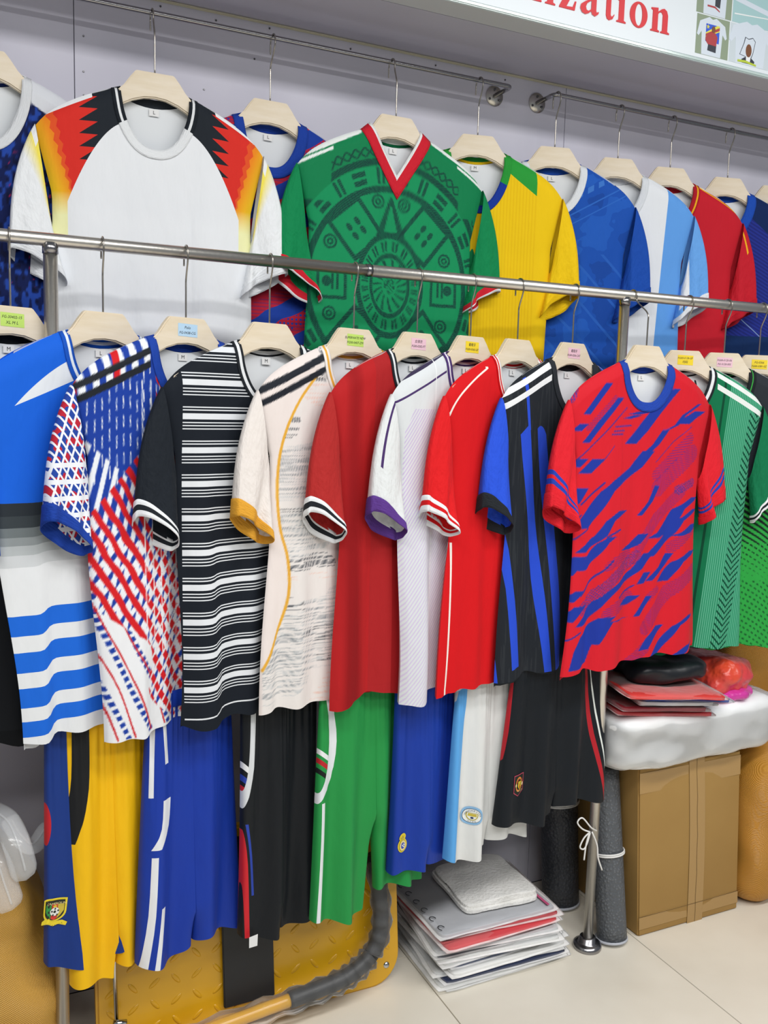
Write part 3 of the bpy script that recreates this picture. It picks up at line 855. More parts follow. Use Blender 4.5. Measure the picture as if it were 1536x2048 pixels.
def d_f8(x, d):
    s = F[8]; L = Lay('#23272d'); L.add(gt(nz(x * 8, d * .4, 20, 2), .56), '#2c3035')
    def strip(p, q, wp, wq, d0=None):
        wid = (d - p[1]) * ((wq - wp) / (q[1] - p[1])) + wp
        m_ = lt(ab(x - lx(p, q, d)), wid * .5)
        return AND(m_, gt(d, d0)) if d0 is not None else m_
    B = '#2b4fd0'
    L.add(AND(strip(q8(1003, 770), q8(1024, 1330), .006, .026), lt(d, .705)), B)
    L.add(AND(strip(q8(1055, 760), q8(1060, 850), .010, .008), lt(d, q8(1060, 860)[1])), B)
    m_ = strip(q8(1052, 850), q8(1083, 1330), .032, .022)
    L.add(AND(m_, gt(d + (x - q8(1062, 850)[0]) * .9, q8(1055, 846)[1])), B)
    p = q8(1083, 852)
    L.add(AND(strip(q8(1084, 850), q8(1107, 1330), .026, .034), gt(d - pw(ab(x - p[0]) * 55.0, 2.0) * .02, p[1])), '#2a49c2')
    L.add(strip(q8(985, 1010), q8(990, 1330), .008, .014), B)
    L.add(AND(gt(x, .035), lt(fr((x + .012) / .058), .45)), B)
    sd = d - (ab(x) - s.nw) * s.slope
    L.add(AND(lt(x, -s.nw), OR(band(sd, .006, .020), band(sd, .034, .048))), '#e9ebee')
    L.add(AND(lt(sd, .004), lt(x, -s.nw)), '#23272d')
    L.add(gt(d, s.L - .004), '#1b1e22')
    return L
F9_STROKES = [([(440, 20), (295, 235)], 40), ([(520, 120), (395, 280), (290, 430)], 40), ([(890, 60), (830, 130), (750, 230), (660, 350), (585, 436)], 80),
    ([(1060, 165), (950, 240), (900, 310), (820, 350)], 26), ([(830, 340), (760, 440), (700, 495)], 45), ([(710, 485), (620, 600), (500, 690), (420, 760), (340, 880), (255, 1010)], 82),
    ([(1065, 215), (1000, 255), (940, 300)], 90), ([(370, 540), (285, 640)], 70), ([(280, 300), (235, 350)], 50), ([(530, 890), (430, 960), (370, 1060), (250, 1165)], 62),
    ([(440, 1068), (380, 1110), (320, 1190), (250, 1280)], 62), ([(1030, 800), (900, 880), (860, 950), (800, 1040), (735, 1080)], 80), ([(1030, 880), (900, 960), (850, 1040), (780, 1120), (705, 1205)], 60),
    ([(1030, 980), (940, 1040), (880, 1062)], 90), ([(670, 1050), (610, 1120), (540, 1160)], 70), ([(700, 1180), (620, 1290), (520, 1370), (420, 1440), (340, 1510), (235, 1640)], 70),
    ([(840, 1180), (790, 1270), (700, 1370)], 45), ([(1000, 1160), (880, 1240), (830, 1310), (790, 1372)], 75), ([(690, 1310), (640, 1390)], 50), ([(600, 1470), (520, 1535)], 75),
    ([(700, 1470), (610, 1610)], 40), ([(390, 1610), (290, 1700), (240, 1800), (205, 1930)], 110), ([(520, 1622), (420, 1645)], 90), ([(770, 1670), (700, 1760), (655, 1840)], 60),
    ([(970, 1590), (860, 1670), (800, 1760), (720, 1890)], 52), ([(970, 1790), (840, 1885)], 90), ([(768, 720), (720, 830), (645, 925)], 32), ([(280, 540), (230, 600)], 50), ([(275, 740), (215, 850)], 60),
    ([(250, 1190), (160, 1320)], 70), ([(240, 1410), (160, 1490)], 60), ([(235, 1510), (145, 1620)], 70), ([(700, 215), (610, 235)], 90), ([(640, 240), (560, 265)], 60), ([(400, 1640), (300, 1800)], 60)]
F9_THIN = [([(560, 190), (400, 370), (230, 560)], 6), ([(400, 700), (260, 850)], 9), ([(500, 1020), (400, 1070)], 10), ([(260, 920), (180, 1010)], 7), ([(300, 1010), (170, 1120)], 7), ([(440, 1230), (330, 1330), (240, 1440)], 10), ([(1000, 320), (880, 420), (760, 560)], 4), ([(600, 1400), (480, 1480)], 8), ([(230, 1680), (110, 1760)], 8), ([(470, 450), (390, 560)], 4), ([(590, 310), (480, 320)], 7), ([(540, 345), (470, 350)], 7), ([(530, 370), (455, 372)], 7)]
def p_f9(x, d):
    u0, u1 = q9(1090, 760), q9(1440, 760); sc_ = (u1[0] - u0[0]) / (350 * 3.414)
    cv = lambda P: [q9(1090 + a / 3.414, 760 + b / 3.414) for a, b in P]
    c = fill(x, '#d4222f')
    pr = '#7a2a78'
    for P, w_, per in (([(1010, 500), (900, 600), (770, 740)], 90, .0045), ([(920, 760), (760, 940), (640, 1140)], 60, .0040), ([(1000, 1010), (850, 1140)], 60, .0050), ([(560, 1180), (400, 1270)], 50, .0050), ([(1000, 1290), (820, 1440), (670, 1690)], 75, .0042), ([(560, 1480), (380, 1600)], 70, .0048), ([(480, 130), (310, 330)], 34, .0050), ([(990, 400), (760, 650)], 60, .006), ([(660, 1830), (560, 1930)], 70, .0045), ([(750, 1430), (690, 1490)], 40, .005)):
        m_ = stroke(x, d, cv(P), w_ * sc_)
        put(c, m_ & (fr_((d + .12 * x) / per) < .42), pr)
    m_ = stroke(x, d, cv([(620, 1200), (450, 1340), (250, 1530)]), 62 * sc_) | stroke(x, d, cv([(1000, 700), (900, 750)]), 48 * sc_)
    pu, pv = (x + .8 * d) / .0060, (d - .75 * x) / .0066
    put(c, m_ & (np.hypot(fr_(pu) - .5, fr_(pv) - .5) < .36), '#28389c')
    put(c, stroke(x, d, cv([(230, 30), (200, 110)]), 70 * sc_) & (np.hypot(fr_(x / .0062) - .5, fr_(d / .0062) - .5) < .38), '#28389c')
    for P, w_ in F9_STROKES: put(c, flatstroke(x, d, cv(P), w_ * 1.05 * sc_), '#22399e')
    for P, w_ in F9_THIN: put(c, stroke(x, d, cv(P), w_ * sc_), '#3a3490')
    return c
def d_f9s(u, s_):
    s_ = -s_; L = Lay('#dd2531'); L.add(OR(band(s_, .70, .755), band(s_, .80, .865)), '#2a44ad'); return L
def d_f10(x, d):
    s = F[10]; L = Lay('#12724a')
    a, b = q10(1455, 830), q10(1383, 1320)
    edge = lx(a, b, d)
    lite = gt(x, edge)
    L.add(lite, '#2f8d67'); L.add(AND(lite, lt(fr((x - edge) / .0055), .36)), '#63b393')
    L.add(lt(ab(x - lx(q10(1449, 790), q10(1372, 1320), d)), .0032), '#0b4630')
    cl = lx(q10(1512, 860), q10(1424, 1325), d); k = x - cl
    L.add(AND(lt(ab(k), .024), gt(d, .10), lt(fr((d - ab(k) * 1.0 * -1.0) / .0165), .34)), '#0f4a36')
    sd = d - (ab(x) - s.nw) * s.slope
    L.add(AND(gt(x, s.nw + .004), OR(band(sd, .006, .020), band(sd, .036, .050))), '#e6ece9')
    return L
def p_f11(x, d):
    c = fill(x, '#2b3036'); t = np.clip((d - .30) / .30, 0, 1)
    put(c, d > .30, '#12181c')
    wv = (d + .06 * np.sin(9 * x + 1.2) - .25 * x) / .0150
    cell = fr_(x / .011 + np.floor(wv) * .5)
    put(c, (d > .31) & (fr_(wv) < .25 + .9 * t) , '#2fa045')
    put(c, (d > .45) & (fr_(wv) > .25 + .55 * t) & (np.abs(cell - .5) > .42 * (1.3 - t)), '#2fa045')
    put(c, d > .64, '#2fa045')
    put(c, (d > .55) & (fr_(wv) > .7) & (np.abs(cell - .5) < .25), '#17502a')
    return c

def K(name, *st): return cloth(name, bands(*st), 0.7, wr=0.15)
BLK, WHT = '#23272d', '#e6e9ec'
def plain(name, c, **k): return cloth(name, c, **k)
fm_ = {}
fm_[0] = dict(body=cloth('black_yellow_jersey', d_f0), collar=plain('black_rib', '#1b1e22'), cuff=plain('black_rib_cuff', '#1b1e22'))
fm_[1] = dict(body=cloth('blue_white_grey_jersey', d_f1, hem=F[1].L), sleeve=plain('bright_blue_jersey', '#1b62d6'), collar=K('blue_white_rib', (0, '#1c55bd'), (.42, '#dfe8f2'), (.72, '#1c55bd')), cuff=plain('blue_rib', '#1c55bd'))
fm_[2] = dict(body=vcol_mat('lattice_print_jersey', hem=F[2].L), sleeve=cloth('lattice_sleeve_jersey', d_f2s), collar=plain('royal_rib', '#2145a6'), cuff=plain('royal_rib_cuff', '#20429f'))
fm_[3] = dict(body=cloth('black_white_striped_jersey', d_f3), sleeve=plain('black_sleeve_jersey', '#1f242b'), collar=K('black_white_rib', (0, BLK), (.30, WHT), (.68, BLK)), cuff=K('white_black_cuff', (0, WHT), (.30, BLK), (.62, WHT)))
fm_[4] = dict(body=vcol_mat('cream_glitch_jersey', hem=F[4].L), sleeve=plain('cream_sleeve_jersey', '#e4ddd8'), collar=K('white_gold_rib', (0, '#ebe7e3'), (.32, '#e3a944'), (.64, '#ebe7e3')), cuff=plain('gold_cuff', '#dfa238'))
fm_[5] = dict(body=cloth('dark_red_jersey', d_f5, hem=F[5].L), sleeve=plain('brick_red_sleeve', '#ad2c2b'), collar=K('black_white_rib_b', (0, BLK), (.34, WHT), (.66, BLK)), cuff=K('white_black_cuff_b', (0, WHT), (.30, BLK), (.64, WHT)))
def d_f6s(u, s_):
    s_ = -s_; L = Lay('#dde1e2'); L.add(AND(lt(ab(u - .10 - s_ * .02), .011), lt(s_, .62)), '#4a3569'); return L
fm_[6] = dict(body=cloth('white_lilac_jersey', d_f6, hem=F[6].L), sleeve=cloth('white_piped_sleeve', d_f6s), collar=K('purple_white_rib', (0, '#4b3470'), (.30, '#e0dce8'), (.58, '#4b3470')), cuff=plain('purple_cuff', '#5d3b8b'))
fm_[7] = dict(body=cloth('scarlet_jersey', d_f7, hem=F[7].L), sleeve=plain('scarlet_sleeve', '#da2024'), collar=K('red_white_rib', (0, '#d2191f'), (.18, '#ece7e4'), (.36, '#d2191f'), (.62, '#ece7e4')), cuff=K('white_red_cuff', (0, WHT), (.30, '#d2191f'), (.60, WHT)))
fm_[8] = dict(body=cloth('black_blue_striped_jersey', d_f8, hem=F[8].L), sleeve=plain('royal_blue_sleeve', '#2c55d8'), collar=plain('black_rib_collar', '#2b2f35'), cuff=plain('black_cuff', '#25292e'))
fm_[9] = dict(body=vcol_mat('red_blue_slash_jersey', hem=F[9].L), sleeve=cloth('red_banded_sleeve', d_f9s), collar=plain('blue_rib_collar', '#2547ab'), cuff=plain('red_cuff', '#dd2531'))
fm_[10] = dict(body=cloth('green_chevron_jersey', d_f10, hem=F[10].L), sleeve=plain('green_sleeve', '#14734b'), collar=K('black_white_rib_c', (0, BLK), (.30, WHT), (.68, BLK)), cuff=K('white_black_cuff_c', (0, WHT), (.32, BLK), (.66, WHT)))
fm_[11] = dict(body=vcol_mat('charcoal_green_jersey'), sleeve=plain('charcoal_sleeve', '#2f353b'), collar=K('black_green_rib', (0, '#1f2328'), (.38, '#3aa043'), (.52, '#1f2328')), cuff=plain('charcoal_cuff', '#24282d'))
fm_[12] = dict(body=plain('black_jersey', '#1d2024'), collar=plain('black_rib_d', '#191b1f'), cuff=plain('black_cuff_d', '#191b1f'))
F[2].fine, F[4].fine, F[9].fine, F[11].fine = p_f2, p_f4, p_f9, p_f11
FL = ['black shirt with a yellow hem patch, on the green-stickered hanger by the left post', 'bright blue shirt fading through grey to white with blue hoops at the hem', 'blue, red and white lattice print shirt with blue collar and cuffs',
      'black shirt with white horizontal stripes and plain black sleeves', 'cream shirt with glitch line print, curved gold line and gold cuffs', 'dark red shirt with black and white collar and cuffs',
      'white shirt with lilac diagonal lines, purple collar and purple cuffs', 'scarlet shirt with a thin curved white line and white striped cuffs', 'black shirt with blue vertical shapes, blue sleeves and white shoulder stripes',
      'red shirt slashed with diagonal blue brush streaks, blue round collar', 'green shirt with a dark chevron strip and two white shoulder stripes', 'charcoal shirt with bright green wave print on its lower half', 'plain black shirt behind the charcoal and green shirt']
HLN = ['black shirt by the left post', 'bright blue shirt with hoops', 'lattice print shirt', 'black and white striped shirt', 'cream shirt with gold cuffs', 'dark red shirt', 'white and purple shirt', 'scarlet shirt', 'black and blue shirt', 'red and blue slashed shirt', 'green chevron shirt', 'charcoal and green shirt', 'plain black shirt beyond the charcoal one']
STI = {0: ('green', ('FG-30402-15', 'XL M L')), 2: ('blue', ('Polo', 'FG-0438-CG')), 4: ('green', ('SUPERNATE NEW', 'FG00-0407-ZM')), 5: ('pink', ('女球衣', 'FG00-0202-FT')), 6: ('yellow', ('葡萄牙', 'FG00-0360-GF')), 8: ('pink', ('葡萄牙', 'FG00-0206-CAT')), 10: ('yellow', ('FG00-0128-GF', '均码')), 11: ('pink', ('FG00-0120-06', 'FG 0120-00S')), 12: ('yellow', ('FG-0366', 'FG00-0381-0Z'))}
SIZES = ['M', 'L', 'M', 'M', 'L', 'L', 'L', 'L', 'L', 'L', 'L', 'L', 'M']
for i in range(13):
    st = STI.get(i)
    lab = ('pale wooden hanger with %s sticker holding the ' % st[0] if st else 'pale wooden hanger without sticker holding the ') + HLN[i]
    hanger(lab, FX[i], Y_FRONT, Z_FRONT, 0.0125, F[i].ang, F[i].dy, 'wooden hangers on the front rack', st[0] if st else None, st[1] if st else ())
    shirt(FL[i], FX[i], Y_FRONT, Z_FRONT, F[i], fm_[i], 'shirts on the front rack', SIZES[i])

# --- back row on the wall rails
B = {}
B[0] = spec(cuff=.105, outk=.20, ang=2, seed=51, dy=.0, A=0.0093, nd=.15)
B[1] = spec(cuff=.105, outk=.20, ang=-1, seed=53, dy=-.03, A=0.0109, nd=.130, sl=.25)
B[2] = spec(cuff=.105, outk=.20, ang=2, seed=57, dy=.015, A=0.0093, nd=.125, cw=.024)
B[3] = spec(cuff=.105, outk=.20, ang=1, seed=59, dy=-.03, A=0.0093, neck='v', nd=.145, nw=.090, cw=.030, sx=.245)
B[4] = spec(cuff=.105, outk=.20, ang=-12, seed=61, A=0.0093, nd=.145)
B[5] = spec(cuff=.105, outk=.20, ang=-14, seed=67, A=0.0093, nd=.13)
B[6] = spec(cuff=.105, outk=.20, ang=-14, seed=71, A=0.0093, nd=.13)
B[7] = spec(cuff=.105, outk=.20, ang=-14, seed=73, A=0.0093, nd=.13)
B[8] = spec(cuff=.105, outk=.20, ang=-14, seed=79, A=0.0093, nd=.13, cw=.026)
B[9] = spec(cuff=.105, outk=.20, ang=-14, seed=83, A=0.0093)
BZ = [Z_BACK] * 5 + [2.193] * 5
r1, r2, r3, r4, r5, r6, r7, r8 = [local(BX[i], Y_BACK, B[i], BZ[i], HB) for i in range(1, 9)]
def p_b0(x, d):
    c = fill(x, '#0e1c4e')
    n = vn(x * 160, d * 90, 1); big = vn(x * 25, d * 12, 2)
    put(c, n > .62 + .15 * (big - .5), '#22459f'); put(c, n < .18, '#0a1233')
    put(c, (vn(x * 120, d * 190, 5) > .90) & (vn(x * 30, d * 30, 6) > .45), '#c4285a')
    sd = sdist(B[0], x, d)
    put(c, (sd < .05 + .1 * (np.abs(x) - .086)), '#d5d8de')
    return c
def d_b1(x, d):
    s = B[1]; L = Lay('#e8ebef'); ax = ab(x)
    P = r1(368, 262), r1(448, 360), r1(478, 440)
    # raglan edge: runs from the collar out and down to the armpit
    edge = P[0][0] + mt('POWER', ramp(d, P[0][1], P[2][1]), 0.55) * (P[2][0] - P[0][0])
    rag = AND(gt(ax, edge), gt(d, -.1), lt(d, .30))
    z = mt('PINGPONG', d - ax * .4 + .01, .0125) / .0125
    g = ax + z * .036
    L.add(rag, '#23282f')
    L.add(AND(rag, gt(g, .152)), '#d8322a')
    L.add(AND(rag, gt(ax + d * .22 + z * .006, .215)), '#e2552a')
    L.add(AND(rag, gt(ax + d * .30 + z * .006, .236)), '#ec8a24')
    L.add(AND(rag, ramp(ax + d * .38, .245, .292)), '#f2d22c')
    L.add(AND(rag, ramp(d, .215, .262)), '#f0f0b8')
    sd = d - (ax - s.nw) * s.slope
    L.add(AND(lt(sd, .007), gt(ax, .125)), '#eef0f2')
    return L
def d_b1s(u, s_):
    s_ = -s_; L = Lay('#eceff2'); L.add(mt('MULTIPLY', 1.0 - ramp(s_, .04, .22), lt(u, .40)), '#f3e25a'); L.add(AND(lt(s_, .05), lt(u, .14)), '#eef0f2'); return L
def d_b2(x, d):
    L = Lay('#b8233a'); p = d + x * .62 + nz(x, d, 9, 1) * .05
    L.add(lt(fr(p / .088), .42), '#1f3f9c'); L.add(AND(gt(fr(p / .088), .62), lt(fr(d / .008), .35)), '#8a2a56')
    L.add(AND(band(fr(p / .176), .72, .90), lt(fr(x / .010), .5), lt(fr(d / .010), .5)), '#2a3f9e'); return L
def p_b3(x, d):
    s = B[3]; g, dk = '#17905b', '#15403a'
    c = fill(x, '#127f4e')
    cx, cd = r3(778, 572)
    X_, D_ = x - cx, d - cd; r = np.hypot(X_, D_ * .93); th = np.degrees(np.arctan2(X_, -D_))
    pat = np.zeros(x.shape, bool)
    R = lambda a, b: (r > a) & (r < b)
    inner = r < .250
    put(c, (np.abs(X_) < .25) & (r < .25), g)
    pat |= R(.252, .266) | R(.196, .210)
    k = fr_(th / 13.0); rr = (r - .210) / .042
    even = (np.floor(th / 13.0) % 2) == 0
    blk = (r > .214) & (r < .248)
    pat |= blk & even & (np.abs(k - .5) < .30) & ((np.abs(rr - .28) < .13) | (np.abs(rr - .68) < .13))
    pat |= blk & ~even & ((np.abs(k - .38) < .07) | (np.abs(k - .62) < .07))
    k2 = fr_(th / 4.5); q = (r - .270) / .020
    pat |= (r > .270) & (r < .290) & ((np.abs(k2 - q) < .14) | (np.abs(k2 - 1 + q) < .14))
    # inner rings
    e = np.hypot(X_ * 1.12, D_ * .82)
    pat |= (e > .088) & (e < .100); pat |= (e > .052) & (e < .061)
    k3 = fr_(th / 18.0)
    pat |= (e > .065) & (e < .084) & ((np.abs(k3 - .3) < .10) | (np.abs(k3 - .62) < .10))
    pat |= (e < .050) & (fr_(th / 24 + e * 18) < .32) & (e > .022)
    pat |= (e < .016) & (vn(x * 420, d * 420, 3) > .5)
    # four slanted frames
    for sgx, sgd, a in ((-1, -1, 40), (1, -1, -40), (-1, 1, 130), (1, 1, -130)):
        u0, v0 = sgx * .088, sgd * .122
        ca, sa = math.cos(RAD(40 * sgx * sgd * -1)), math.sin(RAD(40 * sgx * sgd * -1))
        du, dv = X_ - u0, D_ - v0
        a_, b_ = du * ca + dv * sa, -du * sa + dv * ca
        fr2 = np.maximum(np.abs(a_) / .050, np.abs(b_) / .056)
        put(c, (fr2 < 1.2) & (e > .1), g); pat &= ~((fr2 < 1.0) & (e > .1))
        pat |= (fr2 > .80) & (fr2 < 1.0) & (e > .100)
        pat |= (fr2 < .62) & (e > .1) & ((np.hypot((np.abs(a_) - .012) / .006, (np.abs(b_) - .012) / .010) < 1))
    # side boxes
    for sgx in (-1, 1):
        du = X_ - sgx * .145
        bx = np.maximum(np.abs(du) / .036, np.abs(D_) / .040)
        pat |= (bx > .80) & (bx < 1)
        pat |= (bx < .7) & ((np.hypot((du - sgx * .012) / .011, D_ / .012) < 1) | ((np.abs(np.abs(du + sgx * .008) - .006) < .0028) & (np.abs(D_) < .018)))
    # top triangle and small rings
    tri = (D_ < -.112) & (D_ > -.200) & (np.abs(X_) < (D_ + .207) * .40)
    tri2 = (D_ < -.122) & (D_ > -.180) & (np.abs(X_) < (D_ + .188) * .26)
    pat |= tri & ~tri2
    for ux, ud in ((-.034, -.188), (.034, -.186), (-.150, -.088), (.146, -.070), (-.150, .072), (.140, .086)):
        r0 = np.hypot(X_ - ux, D_ - ud); pat &= ~(r0 < .0175); pat |= ((r0 < .0165) & (r0 > .0115)) | ((r0 < .008) & (r0 > .0035))
    hatch = fr_((d + .1 * x) / .0042) < .80
    yoke = ((np.abs(x) > .165) & (d < .17)) | (sdist(s, x, d) < .024)
    put(c, pat & hatch & ~yoke & (d > .03), dk)
    sd = sdist(s, x, d)
    put(c, (sd < .0095) & (np.abs(x) > s.nw), '#e9efec'); put(c, (sd > .0135) & (sd < .021) & (np.abs(x) > .16), '#e9efec')
    return c
def d_b4(x, d):
    L = Lay('#efc717'); L.add(lt(fr(x / .0085), .4), '#e9be14')
    a, b, e = r4(1022, 322), r4(1076, 350), r4(1076, 394)
    L.add(AND(lt(x, b[0]), lt(d, lx((a[1] + .030, a[0]), (e[1], e[0]), x))), '#2c9a3c')
    L.add(AND(lt(x, -.10), lt(d - (ab(x) - .086) * .5, .03)), '#2c9a3c'); L.add(gt(x, b[0]), '#efc717')
    return L
def d_b5(x, d):
    L = Lay('#1e52b0'); n = nz(x * 1.0, d * 1.0, 9, 3)
    L.add(gt(n, .56), '#1b49a0'); L.add(lt(n, .44), '#245cbb')
    p = d + x * .55
    L.add(AND(band(p, .105, .12), gt(x, .04), lt(fr(x / .03), .55)), '#3d75c8'); L.add(band(p, .150, .154), '#2f68c2'); L.add(band(p, .175, .178), '#2f68c2'); L.add(AND(gt(d, .22), lt(fr((d - x * .9) / .09), .10)), '#2a60bb'); return L
def d_b6(x, d):
    L = Lay('#e5e9ee'); e = lx(r6(1337, 400), r6(1303, 715), d); L.add(gt(x, e), '#62a0e8'); L.add(lt(x, e * -1.0), '#62a0e8'); L.add(gt(x, lx(r6(1384, 620), r6(1375, 720), d)), '#e5e9ee'); return L
def d_b6s(u, s_):
    s_ = -s_; L = Lay('#6aa6ea'); L.add(AND(lt(ab(u - .36), .09 + s_ * -.02), gt(s_, .06), lt(s_, .78)), '#e6eaef'); return L
def d_b7(x, d):
    s = B[7]; L = Lay('#c4202f'); sd = d - (ab(x) - s.nw) * s.slope; L.add(AND(band(sd, .001, .006), gt(ab(x), s.nw)), '#eeb321'); return L
def d_b7s(u, s_):
    s_ = -s_; L = Lay('#c4202f'); L.add(AND(lt(ab(u - .13), .010), lt(s_, .25)), '#eeb321'); return L
def d_b8(x, d):
    L = Lay('#26348f'); L.add(lt(fr((d - x * .5) / .010), .5), '#202a78')
    L.add(lt(d, ab(x) * .75 + .01), '#13295a'); L.add(lt(ab(d - x * .8 - .30), .0016), '#7f98c8'); L.add(gt(d, .40), '#15305f'); return L
def collar_b1(u, nv):
    v = -nv; L = Lay('#e6e9ec'); side = OR(lt(u, .17), gt(u, .83)); L.add(side, '#1f242b'); L.add(AND(side, band(v, .35, .62)), '#e6e9ec')
    L.add(gt(u, 1.5), '#2a2f36'); return L
def collar_b3(u, nv):
    v = -nv; L = Lay('#cf2434'); L.add(gt(v, .80), '#eef0f0'); L.add(AND(gt(u, 1.5), gt(v, -1.0)), '#0f6a42'); L.add(AND(gt(u, 1.5), gt(v, .30)), '#d3dbd8'); return L
def collar_b4(u, nv):
    L = Lay('#1b3a9c'); L.add(OR(lt(u, .16), gt(u, .84)), '#2c9a3c'); L.add(gt(u, 1.5), '#1f7f35'); L.add(AND(gt(u, 1.5), lt(-nv, .45)), '#e9c31a'); return L
def collar_b5(u, nv):
    L = Lay('#e3e8ee'); L.add(gt(u, 1.5), '#1d4aa8'); return L
def collar_b0(u, nv):
    L = Lay('#dcdfe3'); L.add(AND(gt(u, 1.5), lt(-nv, .5)), '#1b2c66'); return L
def collar_b7(u, nv):
    L = Lay('#b21c2b'); L.add(AND(lt(u, 1.5), band(-nv, .2, .42)), '#eeb321'); return L
bm_ = {}
bm_[0] = dict(body=vcol_mat('navy_speckled_jersey'), sleeve=plain('navy_sleeve', '#13225a'), collar=cloth('white_navy_rib', collar_b0), cuff=plain('navy_cuff', '#13225a'))
bm_[1] = dict(body=cloth('white_flame_shoulder_jersey', d_b1), sleeve=cloth('white_flame_sleeve', d_b1s), collar=cloth('white_black_rib_neck', collar_b1), cuff=plain('white_cuff', '#e6e9ed'))
bm_[2] = dict(body=cloth('red_blue_diagonal_jersey', d_b2), collar=plain('blue_rib_neck', '#1f419f'), cuff=plain('blue_cuff', '#1f419f'))
bm_[3] = dict(body=vcol_mat('green_sunstone_jersey'), sleeve=plain('green_knit_sleeve', '#128650'), collar=cloth('red_white_v_rib', collar_b3), cuff=K('red_cuff_white_edge', (0, '#cf2434'), (.80, '#eceef0')))
bm_[4] = dict(body=cloth('yellow_jersey', d_b4), sleeve=plain('yellow_sleeve', '#efc717'), collar=cloth('green_blue_rib', collar_b4), cuff=plain('yellow_cuff', '#e9bf14'))
bm_[5] = dict(body=cloth('tonal_blue_jersey', d_b5), sleeve=plain('blue_sleeve', '#1c4dab'), collar=cloth('white_blue_rib', collar_b5), cuff=plain('blue_cuff_b', '#1a479f'))
bm_[6] = dict(body=cloth('white_skyblue_jersey', d_b6), sleeve=cloth('skyblue_sleeve', d_b6s), collar=plain('white_rib', '#dfe4ea'), cuff=plain('white_cuff_b', '#e4e8ed'))
bm_[7] = dict(body=cloth('crimson_jersey', d_b7), sleeve=cloth('crimson_sleeve', d_b7s), collar=cloth('crimson_yellow_rib', collar_b7), cuff=plain('crimson_cuff', '#b81d2c'))
bm_[8] = dict(body=cloth('purple_blue_lined_jersey', d_b8), sleeve=plain('navy_sleeve_b', '#152a5e'), collar=plain('cobalt_rib', '#1f4fb6'), cuff=plain('navy_cuff_b', '#152a5e'))
bm_[9] = dict(body=plain('dark_navy_jersey', '#17202e'), collar=plain('dark_navy_rib', '#151c28'), cuff=plain('dark_navy_cuff', '#151c28'))
B[0].fine, B[3].fine = p_b0, p_b3
BL = ['navy speckled shirt with white shoulders on the wall rail', 'white shirt with black, red and yellow flame shoulders on the wall rail', 'red and blue diagonal striped shirt behind the green one on the wall rail', 'green shirt with dark carved sun stone print and red V collar',
      'yellow shirt with green shoulder patch and blue collar', 'tonal blue shirt with white collar on the wall rail', 'white and sky blue striped shirt on the wall rail', 'crimson shirt with yellow shoulder piping on the wall rail', 'purple blue finely lined shirt with navy yoke on the wall rail', 'very dark navy shirt last on the wall rail']
BH = ['navy speckled shirt', 'white flame shoulder shirt', 'red and blue diagonal striped shirt', 'green sun stone shirt', 'yellow shirt', 'tonal blue shirt', 'white and sky blue shirt', 'crimson shirt', 'purple blue lined shirt', 'dark navy shirt']
for i in range(10):
    hanger('pale wooden hanger on the wall rail holding the ' + BH[i], BX[i], Y_BACK, BZ[i], 0.0055, B[i].ang, B[i].dy, 'wooden hangers on the wall rails', ht=HB)
    shirt(BL[i], BX[i], Y_BACK, BZ[i], B[i], bm_[i], 'shirts on the wall rails', 'M' if i in (0, 4) else 'L', ht=HB)

# ------------------------------------------------------------------ shorts on the lower rail
Z_SH = 0.822
class Sh: pass
def shorts_spec(X, ang, hwt, hwb, L, seed, dL=0.0, Y=Y_FRONT, gap=.0006, split=.86):
    s = Sh(); s.X, s.ang, s.hwt, s.hwb, s.L, s.seed, s.dL, s.Y, s.gap, s.T = X, ang, hwt, hwb, L, seed, dL, Y, gap, .014; s.split = split
    rng = random.Random(seed); s.p = [rng.random() for _ in range(8)]
    return s
def leg_cw(s, leg, v):
    hw = s.hwt + (s.hwb - s.hwt) * (v ** .8)
    g = s.gap * max(0.0, (v - s.split) / (1 - s.split)) * 3
    w_ = hw / 2 * (1.02 - .02 * v) - g * .5
    return leg * (hw / 2 + g * .5), w_
def leg_y(s, leg, x, c, v, sinp):
    T = .0125 + .016 * v
    fold = .0042 * (1 - v) ** 4 * math.sin(x * 430 + 1.6 * math.sin(x * 90 + s.p[5] * 6) + s.p[0] * 6) + (.0045 + .0105 * v) * math.sin(x * (52 + 26 * s.p[1]) + 6 * s.p[2] + 1.5 * v) + .0035 * v * math.sin(x * 110 + 6 * s.p[3])
    inner = (x - c) * leg < 0
    ex = .65
    if inner: ex = .02 + .63 * max(0.0, min(1.0, (v - s.split) / .12))
    return -T * math.copysign(abs(sinp) ** ex, sinp) + fold * (abs(sinp) ** min(.5, ex))
def leg_L(s, leg): return s.L + (s.dL if leg < 0 else 0)
def shorts_front(s, x, d):
    leg = -1 if x < 0 else 1
    v = min(1, d / leg_L(s, leg)); c, w_ = leg_cw(s, leg, v)
    cs = max(-.98, min(.98, (x - c) / w_)); return leg_y(s, leg, x, c, v, math.sqrt(1 - cs * cs))
